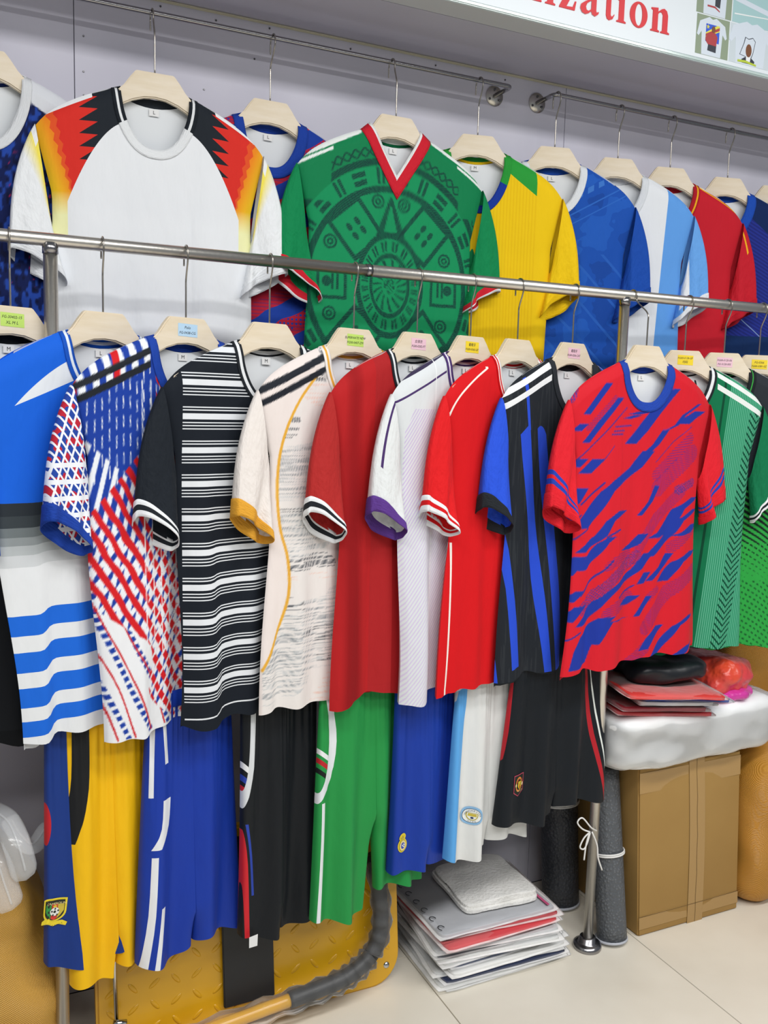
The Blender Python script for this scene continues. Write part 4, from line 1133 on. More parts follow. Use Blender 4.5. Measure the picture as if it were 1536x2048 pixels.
def shorts(label, s, mat, band_mat, group='shorts hanging on the lower rail'):
    t = thing('football_shorts', label, 'shorts', (s.X, s.Y, Z_SH), RAD(s.ang), group)
    for leg in (-1, 1):
        V = []; UV = []; nph, nr = 72, 44; L = leg_L(s, leg)
        for i in range(nr):
            v = i / (nr - 1); c, w_ = leg_cw(s, leg, v)
            for k in range(nph):
                ph = 2 * math.pi * k / nph; x = c + w_ * math.cos(ph)
                dz = .010 * v ** 3 * math.sin(x * 30 + s.p[4] * 6)
                V.append((x, leg_y(s, leg, x, c, v, math.sin(ph)), -L * v + dz)); UV.append((x, -L * v))
        obj('leg', mesh('leg', V, [f[::-1] for f in grid_faces(nr, nph, wrap=True)], UV), mat, t)
    V = []; nph = 90
    for z, g in ((0.004, 0), (0.004, .002), (-.026, .003), (-.030, .001)):
        for k in range(nph):
            ph = 2 * math.pi * k / nph; x = s.hwt * 1.03 * math.cos(ph); sp = math.sin(ph)
            V.append((x, -(.0135 + g) * math.copysign(abs(sp) ** .5, sp) + .0014 * math.sin(k * 1.9), z))
    obj('waistband', mesh('waistband', V, grid_faces(4, nph, wrap=True)), band_mat, t)
    return t
def slocal(s):
    ca, sa = math.cos(RAD(s.ang)), math.sin(RAD(s.ang)); oy = -.028
    def f(px, py):
        d = ray(px, py)
        k = (oy - (-sa * (CC.x - s.X) + ca * (CC.y - s.Y))) / (-sa * d.x + ca * d.y)
        p = CC + d * k
        return ((p.x - s.X) * ca + (p.y - s.Y) * sa, Z_SH - p.z)
    return f
S = {}
S[0] = shorts_spec(.220, 20, .095, .100, .520, 2)
S[1] = shorts_spec(.252, 18, .088, .088, .545, 3, .030)
S[2] = shorts_spec(.408, 16, .090, .120, .545, 4, .005)
S[3] = shorts_spec(.598, 14, .092, .090, .550, 5, .010)
S[4] = shorts_spec(.815, 14, .140, .158, .530, 6, .020, gap=.006, split=.62)
S[5] = shorts_spec(.948, 14, .088, .090, .480, 7, .010)
S[6] = shorts_spec(1.120, 12, .100, .128, .465, 8, .008)
S[7] = shorts_spec(1.305, 8, .135, .185, .405, 9, .010, Y=Y_FRONT - .01)
z0, z1, z2, z3, z4, z5, z6, z7 = [slocal(S[i]) for i in range(8)]
def curve_x(P, d):
    """piecewise line x(d) through measured points"""
    P = sorted(P, key=lambda p: p[1])
    if len(P) > 2: P = [(p.x, p.y) for p in smooth_path([p + (0,) for p in P], 3)]
    e = lx(P[0], P[1], d)
    for i in range(1, len(P) - 1):
        k = gt(d, P[i][1]); e = e * (1.0 - k) + lx(P[i], P[i + 1], d) * k
    return e
def line(x, d, P, w_, dmin=None, dmax=None):
    m_ = lt(ab(x - curve_x(P, d)), w_ / 2)
    P = sorted(P, key=lambda p: p[1])
    return AND(m_, gt(d, P[0][1] if dmin is None else dmin), lt(d, P[-1][1] if dmax is None else dmax))
def slash(x, d, a, b, w_):
    """short slanted bar from a to b, thickness w_ measured in d"""
    k = (b[1] - a[1]) / (b[0] - a[0])
    return AND(lt(ab(d - (x * k + (a[1] - k * a[0]))), w_ / 2), gt(x, min(a[0], b[0])), lt(x, max(a[0], b[0])))
def d_s0(x, d):
    L = Lay('#15357f'); L.add(AND(lt(x + pw(ab(d - .225) * 14.0, 2.0) * .02, -.091)), '#b8202c'); return L
def d_s1(x, d):
    L = Lay('#edb90f'); L.add(line(x, d, [z1(167, 1470), z1(166, 1560), z1(158, 1630), z1(140, 1700)], .030, 0.0), '#17191c'); return L
def d_s2(x, d):
    L = Lay('#16389f'); W = '#e3e6ea'
    L.add(line(x, d, [z2(312, 1455), z2(307, 1600)], .008, 0), W); L.add(line(x, d, [z2(334, 1455), z2(338, 1530)], .009, 0), W)
    L.add(line(x, d, [z2(338, 1600), z2(333, 1655), z2(314, 1700)], .020), W)
    L.add(line(x, d, [z2(311, 1715), z2(304, 1830), z2(292, 1925)], .012, None, 1), W); L.add(line(x, d, [z2(326, 1810), z2(321, 1850), z2(311, 1925)], .010, None, 1), W)
    return L
def d_s3(x, d):
    L = Lay('#14181d'); W = '#d5d9dd'
    for (a, b), c in (((z3(470, 1515), z3(503, 1545)), '#e6e8ea'), ((z3(470, 1543), z3(500, 1568)), '#2b44a8'), ((z3(468, 1562), z3(497, 1588)), '#c9242e')): L.add(slash(x, d, a, b, .014), c)
    L.add(line(x, d, [z3(515, 1440), z3(509, 1540), z3(498, 1600), z3(478, 1655)], .014, 0), W)
    L.add(line(x, d, [z3(490, 1670), z3(497, 1740), z3(501, 1880)], .011, None, 1), '#c9242e'); L.add(line(x, d, [z3(500, 1655), z3(508, 1720), z3(512, 1800)], .006), '#2b44a8')
    return L
def d_s4(x, d):
    L = Lay('#249046'); W = '#dfe3e8'
    for (a, b), c in (((z4(628, 1495), z4(666, 1522)), '#e6e8ea'), ((z4(628, 1514), z4(664, 1540)), '#b8242c'), ((z4(628, 1535), z4(660, 1558)), '#16191c')): L.add(slash(x, d, a, b, .012), c)
    L.add(line(x, d, [z4(672, 1425), z4(676, 1490), z4(665, 1565), z4(636, 1620)], .019, 0), W)
    L.add(line(x, d, [z4(654, 1612), z4(651, 1690), z4(641, 1850)], .009, None, 1), W); L.add(line(x, d, [z4(638, 1625), z4(637, 1690), z4(627, 1830)], .006, None, 1), '#b8242c')
    return L
def d_s6(x, d):
    L = Lay('#dcdedd'); L.add(line(x, d, [z6(938, 1385), z6(925, 1500), z6(905, 1712)], .028, 0, 1), '#5ba6e6'); L.add(line(x, d, [z6(921, 1385), z6(909, 1500), z6(889, 1712)], .004, 0, 1), '#9fc4e8'); return L
def d_s7(x, d):
    L = Lay('#151a20'); R_ = '#b3202c'
    L.add(line(x, d, [z7(1034, 1370), z7(1021, 1470), z7(994, 1640)], .015, 0, 1), R_); L.add(line(x, d, [z7(1181, 1360), z7(1190, 1470), z7(1214, 1610)], .013, 0, 1), R_)
    L.add(line(x, d, [z7(1193, 1360), z7(1203, 1470), z7(1224, 1600)], .005, 0, 1), '#dfe6e2'); return L
SAT = dict(rough=.5, spec=.22, sheen=.02)
sm_ = [cloth('navy_shorts_cloth', d_s0, **SAT), cloth('yellow_shorts_cloth', d_s1, **SAT), cloth('royal_shorts_cloth', d_s2, **SAT), cloth('black_shorts_cloth', d_s3, **SAT), cloth('green_shorts_cloth', d_s4, **SAT), cloth('deep_blue_shorts_cloth', '#173a9e', **SAT), cloth('white_shorts_cloth', d_s6, **SAT), cloth('black_red_shorts_cloth', d_s7, **SAT)]
wb = [cloth('waist_' + n, c) for n, c in (('navy', '#15357f'), ('yellow', '#edb90f'), ('royal', '#16389f'), ('black', '#14181d'), ('green', '#249046'), ('deep_blue', '#173a9e'), ('white', '#dcdedd'), ('jet', '#151a20'))]
SL = ['navy shorts with a green, red and yellow shield crest', 'yellow shorts with a curved black stripe', 'royal blue shorts with white side stripes', 'black shorts with a white swoosh and blue and red slashes', 'green shorts with a white swoosh and red and black slashes', 'plain deep blue shorts with an oval yellow crest', 'white shorts with a sky blue side stripe and round crest', 'black shorts with red side stripes and a red outlined shield crest']
sho = [shorts(SL[i], S[i], sm_[i], wb[i]) for i in range(8)]

# crests sewn on the shorts, following the cloth
cm = {k: M('crest_' + k, c, .6) for k, c in dict(yellow='#e6d02c', black='#17211a', green='#2f8f46', red='#d0342c', gold='#c8b440', white='#e8ebe6', sky='#86b4da', navy='#20355f', blue='#3a50b8', rose='#c04a62', orange='#dd8a3c', cream='#e9d89a', olive='#b9a93a').items()}
def crest(i, at, shapes, letters=(), rot=0.0):
    s = S[i]; x0, d0 = at; parent = sho[i]
    V = []; Fc = []; mats = []; mi = []
    ca, sa = math.cos(rot), math.sin(rot)
    def put3(a, b, lay):
        x, d = x0 + a * ca - b * sa, d0 - (a * sa + b * ca)
        return (x, shorts_front(s, x, d) - .0014 - .00045 * lay, -d)
    for lay, (pts, c) in enumerate(shapes):
        bm = bmesh.new(); bm.faces.new([bm.verts.new((p[0] * .001, 0, p[1] * .001)) for p in pts])
        bmesh.ops.triangulate(bm, faces=bm.faces[:])
        for _ in range(3):
            long_ = [e for e in bm.edges if e.calc_length() > .007]
            if not long_: break
            bmesh.ops.subdivide_edges(bm, edges=long_, cuts=1); bmesh.ops.triangulate(bm, faces=bm.faces[:])
        bm.verts.ensure_lookup_table(); o = len(V)
        V += [put3(v.co.x, v.co.z, lay) for v in bm.verts]
        for f in bm.faces: Fc.append(tuple(o + v.index for v in f.verts)); mi.append(c)
        bm.free()
    names = sorted(set(mi)); me = mesh('crest', V, Fc, smooth=False)
    cr = obj('crest', me, [cm[n] for n in names], parent)
    me.polygons.foreach_set('material_index', [names.index(c) for c in mi])
    for txt, size, (tx, tz), c, arc in letters:
        if arc is None: items = [(txt, tx, tz, 0.0)]
        else:
            r, a0, a1 = arc; items = []
            for k, ch in enumerate(txt):
                a = RAD(a0 + (a1 - a0) * k / max(1, len(txt) - 1)); items.append((ch, tx + r * math.cos(a), tz + r * math.sin(a), a - math.pi / 2 if a0 > a1 else a + math.pi / 2))
        VV = []; FF = []
        for ch, ax, az, ro in items:
            tv, tf = text_mesh(ch, size); o = len(VV)
            for v in tv: VV.append(put3((ax + v[0] * 1000 * math.cos(ro) - v[1] * 1000 * math.sin(ro)) * .001, (az + v[0] * 1000 * math.sin(ro) + v[1] * 1000 * math.cos(ro)) * .001, len(shapes) + 1))
            FF += [tuple(o + q for q in f) for f in tf]
        obj('crest_lettering', mesh('crest_lettering', VV, FF, smooth=False), cm[c], cr)
    return cr
def shield(w_, h_, dy=0.0): return [(-w_, h_ + dy), (w_, h_ + dy)] + [(w_ * math.cos(a) * (1 if k < 99 else 1), dy - h_ * .15 - h_ * .95 * math.sin(a)) for k, a in enumerate([math.pi * j / 14 for j in range(15)])]
ball = [(circ(0, -3, 8.2), 'white'), (circ(0, -3, 2.6, n=8), 'black')] + [(circ(6.2 * math.cos(RAD(a)), -3 + 6.2 * math.sin(RAD(a)), 1.7, n=8), 'black') for a in (18, 90, 162, 234, 306)]
crest(0, z0(116, 1826), [(shield(21, 22), 'yellow'), ([(-24, -17), (-16, -15), (0, -24), (16, -22), (24, -26), (22, -33), (10, -30), (0, -33), (-12, -27), (-25, -23)], 'yellow'), (shield(17.5, 18.5), 'black'), ([(-16, 11), (-5.5, 11), (-5.5, -17), (-11, -11), (-16, -2)], 'green'), ([(-5.5, 11), (5.5, 11), (5.5, -17), (0, -20), (-5.5, -17)], 'red'), ([(5.5, 11), (16, 11), (16, -2), (11, -11), (5.5, -17)], 'gold'), ([(4 * (1 if k % 2 == 0 else .4) * math.sin(k * math.pi / 5), 7.5 + 4 * (1 if k % 2 == 0 else .4) * math.cos(k * math.pi / 5)) for k in range(10)], 'yellow')] + ball,
      [('CAMEROUN', .0062, (0, 14.4), 'cream', None), ('FECAFOOT', .0048, (0, 4), 'black', (33, -118, -66))], rot=-.12)
crest(5, z5(812, 1690), [(circ(0, -6, 14, 17), 'yellow'), (circ(1.5, 13, 10.5, 9), 'yellow'), ([(-5, 9), (6, 9), (8, 17), (4, 13), (1, 18), (-2, 13), (-6, 16)], 'olive'), (circ(0, -6, 11, 13.5), 'olive'), (circ(0, -6, 9.6, 12), 'cream'), (circ(0, -6, 6.2, 7.5), 'blue'), ([(-4.5, -4), (-2.5, -2.5), (4.5, -10), (2.5, -11)], 'white'), ([(-1, -2), (1, -1), (5, -5), (4, -7)], 'white')], rot=.08)
crest(6, z6(944, 1632), [(circ(0, 0, 22), 'sky'), (circ(0, 0, 17), 'navy'), (circ(0, 0, 16), 'white'), ([(-9, 7), (9, 7)] + circ(0, 3, 10, 14, 11, 0, -180), 'olive'), ([(-7.5, 6), (7.5, 6)] + circ(0, 3, 8.2, 12, 11, 0, -180), 'white'), ([(-6.5, 5.5), (6.5, 5.5), (7, -1), (-7, -1)], 'gold'), (circ(0, -4.5, 2.4), 'navy')],
      [('MANCHESTER', .0050, (0, 0), 'navy', (12.8, 165, 15)), ('CITY', .0048, (0, 0), 'navy', (13.2, -112, -68))], rot=-.1)
crest(7, z7(1041, 1572), [([(-20, 26), (20, 26), (20, -16), (0, -28), (-20, -16)], 'rose'), ([(-18, 24), (18, 24), (18, -14.6), (0, -25.6), (-18, -14.6)], 'black'), (circ(0, 2, 13.5, 18), 'orange'), (circ(0, 2, 10, 13.4), 'black'), (circ(-12.5, 2, 3, 4.5), 'cream'), (circ(12.5, 2, 3, 4.5), 'cream'), ([(-6, 10), (6, 10), (6, -2), (0, -9), (-6, -2)], 'yellow'), ([(-4.5, 8.5), (4.5, 8.5), (4.5, 4), (-4.5, 4)], 'gold'), ([(-1.2, 4), (1.2, 4), (1.6, -4), (0, -6), (-1.6, -4)], 'red')],
      [('MANCHESTER', .0042, (0, 2), 'red', (14.6, 160, 20)), ('UNITED', .0042, (0, 2), 'cream', (15.6, -128, -52))], rot=-.06)
tg = obj('care_tag', mesh('care_tag', [(-.010, 0, -.012), (.010, 0, -.014), (.011, 0, .012), (-.010, 0, .012)], [(0, 1, 2, 3)], smooth=False), m_label, sho[3], (-.075, -.030, -.552))

# ------------------------------------------------------------------ goods on the floor
m_card = M('brown_cardboard', '#a5834c', .72, spec=.25, vary=(3, '#9c7a45', (1, 1, 1)), bump=(40, .04))
m_tape = M('packing_tape', '#aa8750', .25, spec=.5, coat=.25)
m_film = plastic_film('clear_film', .03, bump=(16, .5), k=.9)
m_film2 = plastic_film('crinkled_film', .03, bump=(20, .8), k=.9)
def cardboard():
    t = thing('cardboard_box', 'tall brown cardboard box taped down the middle, under the white package', 'box', (1.79, 1.90, 0))
    bm = bmesh.new(); bmesh.ops.create_grid(bm, x_segments=1, y_segments=1, size=1); bm.clear()
    n = 10; V = []; Fc = []; idx = {}
    def lean(x, y, z):
        k = z / .475; bul = .006 * math.sin(math.pi * min(1, k)) * math.sin(math.pi * max(0, min(1, (x + .18) / .36)))
        return (x - .034 * k - (.006 if x < 0 else -.004) * 0, y - (bul if y < 0 else 0), z + (.012 * (x + .18) / .36 * (1 - k) * 0))
    bm2 = box_bm(-.18, .18, -.165, .165, 0, .475, bev=.004)
    bmesh.ops.subdivide_edges(bm2, edges=[e for e in bm2.edges if e.calc_length() > .2], cuts=9, use_grid_fill=True)
    for v in bm2.verts: v.co = Vector(lean(*v.co))
    bm.free()
    b = bm_obj('body', bm2, m_card, t)
    def strip(nm, x0, x1, za, zb, k=.0006):
        V = []; c = 14
        for i in range(c):
            z = za + (zb - za) * i / (c - 1)
            for x in (x0, x1): q = lean(x, -.165, z); V.append((q[0], q[1] - k - .0012, q[2]))
        obj(nm, mesh(nm, V, grid_faces(c, 2)), m_tape, t)
    strip('packing_tape', -.010, .045, .0, .475); strip('packing_tape', -.178, .178, .405, .462, .0003); strip('packing_tape', -.178, .178, .02, .055, .0003)
    m_dark = M('flap_gap', '#4a381f', .9)
    V = []
    for i in range(14):
        z = .475 * i / 13
        for x in (.0165, .0175): q = lean(x + .001 * math.sin(i * 2), -.165, z); V.append((q[0], q[1] - .0022, q[2]))
    obj('flap_seam', mesh('flap_seam', V, grid_faces(14, 2)), m_dark, t)
    V = []
    for i in range(14):
        x = -.178 + .356 * i / 13
        for z in (.0565, .0575): q = lean(x, -.165, z); V.append((q[0], q[1] - .0024, q[2]))
    obj('flap_seam', mesh('flap_seam', V, grid_faces(14, 2)), m_dark, t)
    text_obj('box_lettering', 'MADE', .05, M('box_print', '#2b2118', .8), t, (0, 0, 0))
    l = [o for o in t.children if o.name.startswith('box_lettering')][0]
    l.rotation_euler = (0, RAD(-90), RAD(-90)); l.location = (-.2115, -.02, .36)
cardboard()

m_white_goods = M('folded_white_cloth', '#f0f2f3', .5, bump=(11, .35, .012))
pk = thing('garment_package', 'large white garment package in clear plastic on the cardboard box', 'package', (1.765, 1.865, .476))
soft_box('folded_goods', (.58, .335, .150), m_white_goods, pk, n=24, rnd=6.5, amp=.009, freq=9, seed=2)
soft_box('plastic_wrap', (.598, .350, .158), m_film2, pk, n=26, rnd=6.0, amp=.010, freq=10, seed=2)
pk.rotation_euler = (0, 0, RAD(2))

def bag(label, loc, size, rotz, col, group, tilt=(0, 0), extra=None, seed=0, cat='packet', film=None, name='bagged_garment'):
    t = thing(name, label, cat, loc, RAD(rotz), group); t.rotation_euler = (RAD(tilt[0]), RAD(tilt[1]), RAD(rotz))
    m_ = M('folded_' + name, col, .7, bump=(14, .4, .01))
    def pil(p_):
        def f_(w_, v):
            e_ = max(abs(v.x), abs(v.y)); zc = size[2] * .45; w_.z = zc + (w_.z - zc) * (1 - p_ * e_ ** 7); return w_
        return f_
    soft_box('folded_garment', (size[0] * .94, size[1] * .94, size[2] * .84), m_, t, fn=pil(.35), n=14, rnd=30, amp=size[2] * .18, freq=7, seed=seed)
    soft_box('plastic_sleeve', size, film or m_film, t, fn=pil(.8), n=14, rnd=40, amp=size[2] * .30, freq=9, seed=seed + 5, loc=(0, 0, -size[2] * .04))
    if extra: extra(t, size)
    return t
# packets and bundles lying on the white package
top = .476 + .150
rp = 'red packets on the white package'
for k, (dx, dz, c, rz, w_, lab) in enumerate([(.0, .000, '#c8343a', -8, .30, 'flat red bagged garment, lowest on the white package'), (-.02, .018, '#8e2430', -6, .27, 'flat maroon bagged garment in the pile on the white package'), (.01, .034, '#dfe0e2', -7, .24, 'flat white bagged garment in the pile on the white package'), (.035, .046, '#22419e', -9, .27, 'flat blue bagged garment in the pile on the white package'), (-.01, .060, '#d83a35', -8, .30, 'flat bright red bagged garment, topmost under the black bundle')]):
    bag(lab, (1.645 + dx, 1.80 - .012 * k, top + dz - .004), (w_, .20, .017), rz, c, rp, (3, 5), seed=20 + k)
bb = thing('cloth_bundle', 'black folded garment bundle on top of the red packets', 'bundle', (1.665, 1.80, top + .072), RAD(-8))
soft_box('folded_cloth', (.235, .19, .058), M('black_satin', '#12171d', .42, bump=(8, .6, .02)), bb, n=18, rnd=3.2, amp=.016, freq=10, seed=4)
ob = thing('carrier_bag', 'crumpled orange and pink plastic bag beside the black bundle', 'bag', (1.885, 1.815, top - .006))
m_or = M('orange_plastic', '#e2502e', .35, bump=(14, .9, .03), coat=.3, vary=(7, '#d63a4e', (1, 1, 1)))
soft_box('orange_part', (.175, .20, .118), m_or, ob, n=20, rnd=2.8, amp=.020, freq=14, seed=9)
soft_box('pink_part', (.195, .21, .040), M('pink_plastic', '#d13aa0', .35, coat=.3, bump=(14, .8, .03)), ob, n=16, rnd=3.0, amp=.010, freq=14, seed=3)

# woven sacks
def sack_mat(name, c1, c2):
    m_, b = newmat(name); tc = NT.nodes.new('ShaderNodeTexCoord'); sp = NT.nodes.new('ShaderNodeSeparateXYZ'); NT.links.new(tc.outputs['Object'], sp.inputs[0])
    x, y, z = E(sp.outputs[0]), E(sp.outputs[1]), E(sp.outputs[2])
    h = x + y
    wv = sn(h * 1500.0) * sn(z * 1500.0)
    L = Lay(c1); L.add(ramp(wv, -.4, .9), c2); L.add(ramp(nz(h, z, 9, 3), .45, .8) * .5, '#b98a35')
    NT.links.new(L.c.k, b.inputs['Base Color']); b.inputs['Roughness'].default_value = .42
    addbump(b, wv + nz(h, z, 12, 3) * 3.0, .5, .004); return m_
m_sack = sack_mat('woven_yellow_sack', '#c9963c', '#dcae55'); m_sack2 = sack_mat('woven_amber_sack', '#c08428', '#cf9638')
k1 = thing('woven_sack', 'bulging yellow woven sack by the left post under the clear plastic forms', 'sack', (-.105, 1.885, 0))
def sfn(w_, v):
    k = w_.z / .56
    w_.x += .03 * math.sin(k * 5) * (1 if v.x > 0 else 0) - .035 * (k ** 2) * (1 if v.x > 0 else 0)
    return w_
soft_box('sack_body', (.51, .31, .56), m_sack, k1, n=30, rnd=4.0, amp=.020, freq=7, seed=1, fn=sfn)
k2 = thing('woven_sack', 'amber woven sack standing beside the cardboard box', 'sack', (2.215, 1.86, 0))
soft_box('sack_body', (.49, .36, .466), m_sack2, k2, n=26, rnd=6.0, amp=.016, freq=6, seed=6)
k3 = thing('woven_sack', 'amber woven sack lying behind the white package', 'sack', (2.312, 1.985, .466))
soft_box('sack_body', (.50, .16, .32), m_sack2, k3, n=22, rnd=4.5, amp=.016, freq=7, seed=8)

# clear plastic shoulder forms lying on the sack
m_form, b = newmat('frosted_plastic'); b.inputs['Base Color'].default_value = rgba('#e9ecee'); b.inputs['Roughness'].default_value = .18
b.inputs['Coat Weight'].default_value = .6
out = NT.nodes['Material Output']; tr = NT.nodes.new('ShaderNodeBsdfTransparent'); ms = NT.nodes.new('ShaderNodeMixShader'); ms.inputs[0].default_value = .26
NT.links.new(tr.outputs[0], ms.inputs[1]); NT.links.new(b.outputs[0], ms.inputs[2]); NT.links.new(ms.outputs[0], out.inputs[0])
def form(label, P, wd, up):
    t = thing('plastic_form', label, 'plastic form', P[0], 0, 'clear plastic forms on the sack')
    path = smooth_path([Vector(p) - Vector(P[0]) for p in P], 8); V = []; n = len(path); nc = 11
    for i, p in enumerate(path):
        tn = (path[min(i + 1, n - 1)] - path[max(i - 1, 0)]).normalized(); sd = tn.cross(Vector(up)).normalized(); nm = sd.cross(tn)
        a = i / (n - 1); e = min(1, math.sqrt(max(0, 1 - max(0, (a - .84) / .16) ** 2)) + .02) * min(1, math.sqrt(max(0, 1 - max(0, (.10 - a) / .10) ** 2)) + .05)
        for j in range(nc):
            q = -1 + 2 * j / (nc - 1); V.append(p + sd * (wd * e * q / 2) + nm * (.009 * e * (1 - q * q) - .004))
    o = obj('shell', mesh('shell', V, grid_faces(n, nc)), m_form, t)
    md = o.modifiers.new('thickness', 'SOLIDIFY'); md.thickness = .002
    V2 = []
    for i, p in enumerate(path):
        tn = (path[min(i + 1, n - 1)] - path[max(i - 1, 0)]).normalized(); sd = tn.cross(Vector(up)).normalized(); nm = sd.cross(tn)
        V2.append(p + nm * .0065)
    tube_obj('rib', V2[2:-3], .0022, m_form, t, 8)
A = lambda px, py, Y: tuple(aty(px, py, Y))
form('long clear plastic form with its rounded end hanging down the sack front', [A(-40, 1615, 1.84), A(10, 1640, 1.76), A(35, 1690, 1.712), A(54, 1762, 1.700)], .050, (0.15, -.8, .5))
form('clear plastic form lying lowest on the yellow sack', [A(-50, 1660, 1.78), A(-10, 1720, 1.715), A(8, 1770, 1.70), A(26, 1822, 1.697)], .052, (0.15, -.8, .5))
form('clear plastic form curving behind the other two on the sack', [A(18, 1632, 1.80), A(40, 1672, 1.785), A(68, 1690, 1.79), A(100, 1640, 1.86)], .036, (0, -.5, .8))

# rolled mats
def mat_roll(label, base, top_, r, tie_at, mat):
    t = thing('rolled_mat', label, 'mat', base, 0, 'rolled grey mats'); ax = (Vector(top_) - Vector(base)); ln = ax.length; ax.normalize()
    q = Vector((0, 0, 1)).rotation_difference(ax); V = []; n = 90
    for z in [ln * i / 12 for i in range(13)]:
        for k in range(n):
            a = 2 * math.pi * 4 * k / (n - 1); rr = r - (r * .72) * (1 - k / (n - 1)) ; V.append(q @ Vector((rr * math.cos(a), rr * math.sin(a), z)))
    Fc = grid_faces(13, n)
    o = obj('sheet', mesh('sheet', V, Fc), mat, t); md = o.modifiers.new('thickness', 'SOLIDIFY'); md.thickness = .005; md.offset = 1
    V2, F2 = tube([Vector((0, 0, .004)), Vector((0, 0, ln - .004))], r - .008, 24); obj('core', mesh('core', [q @ v for v in V2], F2), mat, t)
    V2, F2 = tube([Vector((0, 0, -.0005)), Vector((0, 0, .005))], r + .0062, 32); obj('edge', mesh('edge', [q @ v for v in V2], F2), M('pale_mat_edge', '#b9bdc6', .6), t)
    P = []
    for k in range(61):
        a = 2 * math.pi * 2 * k / 60; P.append(q @ Vector(((r + .0075) * math.cos(a), (r + .0075) * math.sin(a), tie_at + .010 * k / 60)))
    tube_obj('tie_cord', P, .0022, m_cord, t, 8)
    return t, q
m_cord = M('white_cord', '#e8e8e6', .6)
def mat_mat(name, c1, c2):
    m_, b = newmat(name); tc = NT.nodes.new('ShaderNodeTexCoord'); v = NT.nodes.new('ShaderNodeTexVoronoi'); v.inputs['Scale'].default_value = 130; NT.links.new(tc.outputs['Object'], v.inputs['Vector'])
    L = Lay(c1); L.add(lt(E(v.outputs['Distance']), .30), c2); NT.links.new(L.c.k, b.inputs['Base Color']); b.inputs['Roughness'].default_value = .45; addbump(b, 1.0 - E(v.outputs['Distance']), .6, .004); return m_
m_mat = mat_mat('grey_embossed_mat', '#54585d', '#676b70'); m_mat2 = mat_mat('dark_embossed_mat', '#33363c', '#41444a')
mr, mq = mat_roll('grey rolled mat tied with white cord, standing by the cardboard box', (1.534, 1.752, 0.0055), (1.534, 1.825, .452), .0365, .225, m_mat)
# bow of the cord
L0 = lambda px, py, Y=1.722: Vector(aty(px, py, Y)) - Vector((1.534, 1.752, 0.0055))
tube_obj('cord_bow', smooth_path([L0(1194, 1662, 1.745), L0(1182, 1655), L0(1165, 1636), L0(1155, 1645), L0(1165, 1658), L0(1180, 1664)], 6), .0020, m_cord, mr, 8)
tube_obj('cord_bow', smooth_path([L0(1180, 1664), L0(1168, 1676), L0(1160, 1694), L0(1168, 1698), L0(1175, 1684), L0(1180, 1666)], 6), .0020, m_cord, mr, 8)
tube_obj('cord_end', smooth_path([L0(1184, 1664), L0(1194, 1690), L0(1196, 1715), L0(1204, 1740)], 6), .0021, m_cord, mr, 8)
tube_obj('cord_end', smooth_path([L0(1178, 1668), L0(1172, 1690), L0(1168, 1720)], 6), .0021, m_cord, mr, 8)
mat_roll('dark rolled mat standing behind the pile of bagged garments', (1.515, 1.955, 0.0055), (1.50, 2.00, .62), .050, .29, m_mat2)

# pile of bagged garments
pg = 'bagged garments stacked on the floor'
cols = ['#c9cccd', '#d9dbda', '#25304f', '#d5d7d8', '#dddedd', '#31405e', '#cfd1d0', '#dadcdb', '#3a3f4a', '#c5c8ca', '#dcdcda', '#d2454c', '#c03440', '#b9bbc0']
desc = ['grey-white bagged garment lowest in the floor pile', 'pale bagged garment, second from the floor in the pile', 'navy bagged garment, third from the floor in the pile', 'white bagged garment, fourth from the floor in the pile', 'white bagged garment just under the slate blue one in the pile', 'slate blue bagged garment halfway up the floor pile', 'pale grey bagged garment just above the slate blue one', 'white bagged garment under the charcoal one in the floor pile', 'charcoal bagged garment in the upper half of the floor pile', 'grey bagged garment above the charcoal one in the pile', 'white bagged garment just under the red one in the pile', 'red bagged garment near the top of the floor pile', 'bright red bagged garment just under the topmost bag', 'grey ring-printed clear bag topping the floor pile']
rg = random.Random(5); zz = .001
for k in range(14):
    th_ = .0112 if k < 13 else .014
    ex = None
    bag(desc[k], (1.200 + rg.uniform(-.012, .012) - .0015 * k, 1.872 + rg.uniform(-.012, .012), zz), (.372 - .002 * k + rg.uniform(-.012, .012), .295, th_), rg.uniform(-4, 4) - 2, cols[k], pg, (rg.uniform(-.4, .4), rg.uniform(-.5, .5)), seed=40 + k)
    zz += th_ * .92
topbag = [o for o in COL.objects if o.name.startswith('bagged_garment')][-1]
box_obj('zip_strip', (.145, .152, -.13, .13, .0142, .0156), M('pink_zip', '#c2557e', .4), topbag)
for k in range(6):
    tube_obj('printed_ring', [(-.155 + .008 * math.cos(a), -.115 + .042 * k + .010 * math.sin(a), .0158) for a in [2 * math.pi * j / 16 for j in range(12)]], .0011, M('ring_print', '#2a2c30', .5), topbag, 6)
fc = thing('folded_cloth', 'folded white fleecy cloth on top of the bagged garments', 'cloth', (1.212, 1.885, zz + .002), RAD(-3))
m_fleece = M('white_fleece', '#efeeeb', .95, bump=(140, .8, .004), vary=(16, '#dddcd8', (1, 1, 1)))
def ffn(w_, v): 
    w_.z += .010 * math.sin(w_.x * 22 + 1) * (1 if v.z > 0 else 0) * .5; return w_
soft_box('fleece_fold', (.215, .215, .014), m_fleece, fc, n=20, rnd=9, amp=.003, freq=9, seed=2)
soft_box('fleece_fold', (.207, .205, .013), m_fleece, fc, n=22, rnd=9, amp=.004, freq=10, seed=4, loc=(.002, .003, .012), fn=ffn)

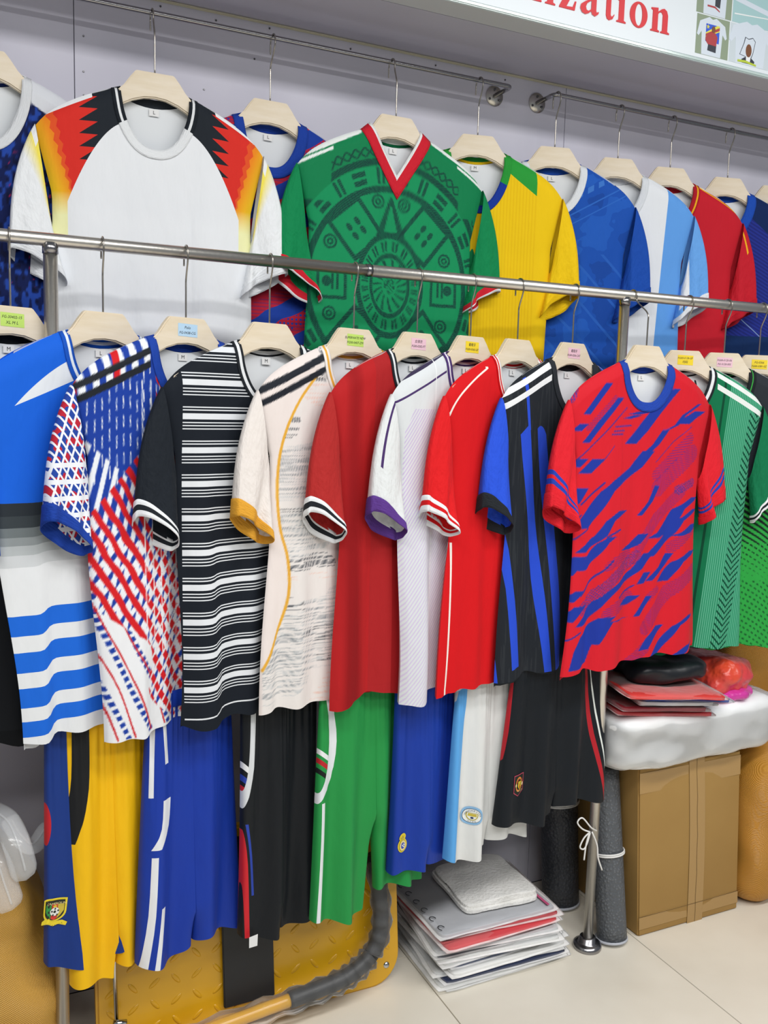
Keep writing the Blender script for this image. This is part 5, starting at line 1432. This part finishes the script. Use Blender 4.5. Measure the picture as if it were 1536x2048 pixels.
# yellow folding platform trolley standing on its edge
m_yel = M('yellow_enamel', '#dfaa1a', .32, coat=.3, vary=(4, '#d59f14', (1, 1, 1)))
m_blk = M('black_rubber', '#202225', .5)
m_chr = M('chrome', '#c5c8cc', .15, 1.0)
ct = thing('platform_trolley', 'yellow tread plate folding trolley standing on edge behind the shorts', 'trolley', (.585, 1.818, 0)); ct.rotation_euler = (RAD(-7), 0, 0)
hw, H, rc = .355, .45, .075
pts = []
for cx, cz, a0 in ((hw - rc, rc, -90), (hw - rc, H - rc, 0), (-hw + rc, H - rc, 90), (-hw + rc, rc, 180)):
    pts += [(cx + rc * math.cos(RAD(a0 + 90 * k / 8)), cz + rc * math.sin(RAD(a0 + 90 * k / 8))) for k in range(9)]
plate('platform', pts, 0.0, .030, m_yel, ct, bev=.006)
V = []; na, nb = 12, 4
for i in range(nb + 1):
    r_ = math.cos(i / nb * math.pi / 2); h_ = math.sin(i / nb * math.pi / 2)
    for k in range(na): V.append((.0155 * r_ * math.cos(2 * math.pi * k / na), -.0028 * h_, .0052 * r_ * math.sin(2 * math.pi * k / na)))
lug = mesh('tread_lug', V, [f[::-1] for f in grid_faces(nb + 1, na, wrap=True)]); lug.materials.append(m_yel)
for i in range(15):
    for j in range(8):
        x, z = -.325 + .046 * i, .05 + .046 * j
        if abs(x) > hw - .02 or (abs(x) > hw - .06 and z < .06): continue
        obj('tread_lug', lug, None, ct, (x, .0005, z), (0, RAD(52 if (i + j) % 2 else -38), 0))
for x in (hw - .035, -hw + .045): lathe('rivet', [(0, .004), (.006, .003), (.008, 0)], m_chr, ct, 14, (x, 0, .048), (RAD(90), 0, 0))
hp = [(-.36, -.052, .012), (-.10, -.050, .040), (.06, -.050, .056)]
tube_obj('handle_tube', smooth_path(hp, 6), .0145, m_yel, ct, 14)
gp = [(.055, -.050, .0555), (.14, -.050, .064), (.20, -.050, .075), (.255, -.048, .105), (.285, -.045, .155), (.288, -.042, .23), (.275, -.040, .34)]
tube_obj('foam_grip', smooth_path(gp, 6), .0185, m_blk, ct, 16)
tube_obj('wrap_film', smooth_path([(-.37, -.052, .014), (-.20, -.052, .032), (0, -.052, .048), (.14, -.052, .062), (.21, -.051, .078), (.258, -.049, .108)], 8), [.026 + .004 * math.sin(k * 1.7) for k in range(41)], m_film2, ct, 14)
tube_obj('wrap_film', smooth_path([(.262, -.048, .112), (.287, -.045, .158), (.290, -.042, .23), (.277, -.040, .33)], 8), [.024 + .003 * math.sin(k * 1.3) for k in range(25)], m_film2, ct, 14)
box_obj('black_bar', (-.085, .032, -.016, -.006, .055, .43), m_blk, ct, bev=.002)
tube_obj('stay_rod', [(-.318, -.030, .10), (-.322, -.030, .42)], .0045, m_chr, ct, 12)
tube_obj('stay_bolt', [(-.326, -.040, .100), (-.300, -.040, .094)], .0075, m_chr, ct, 12)
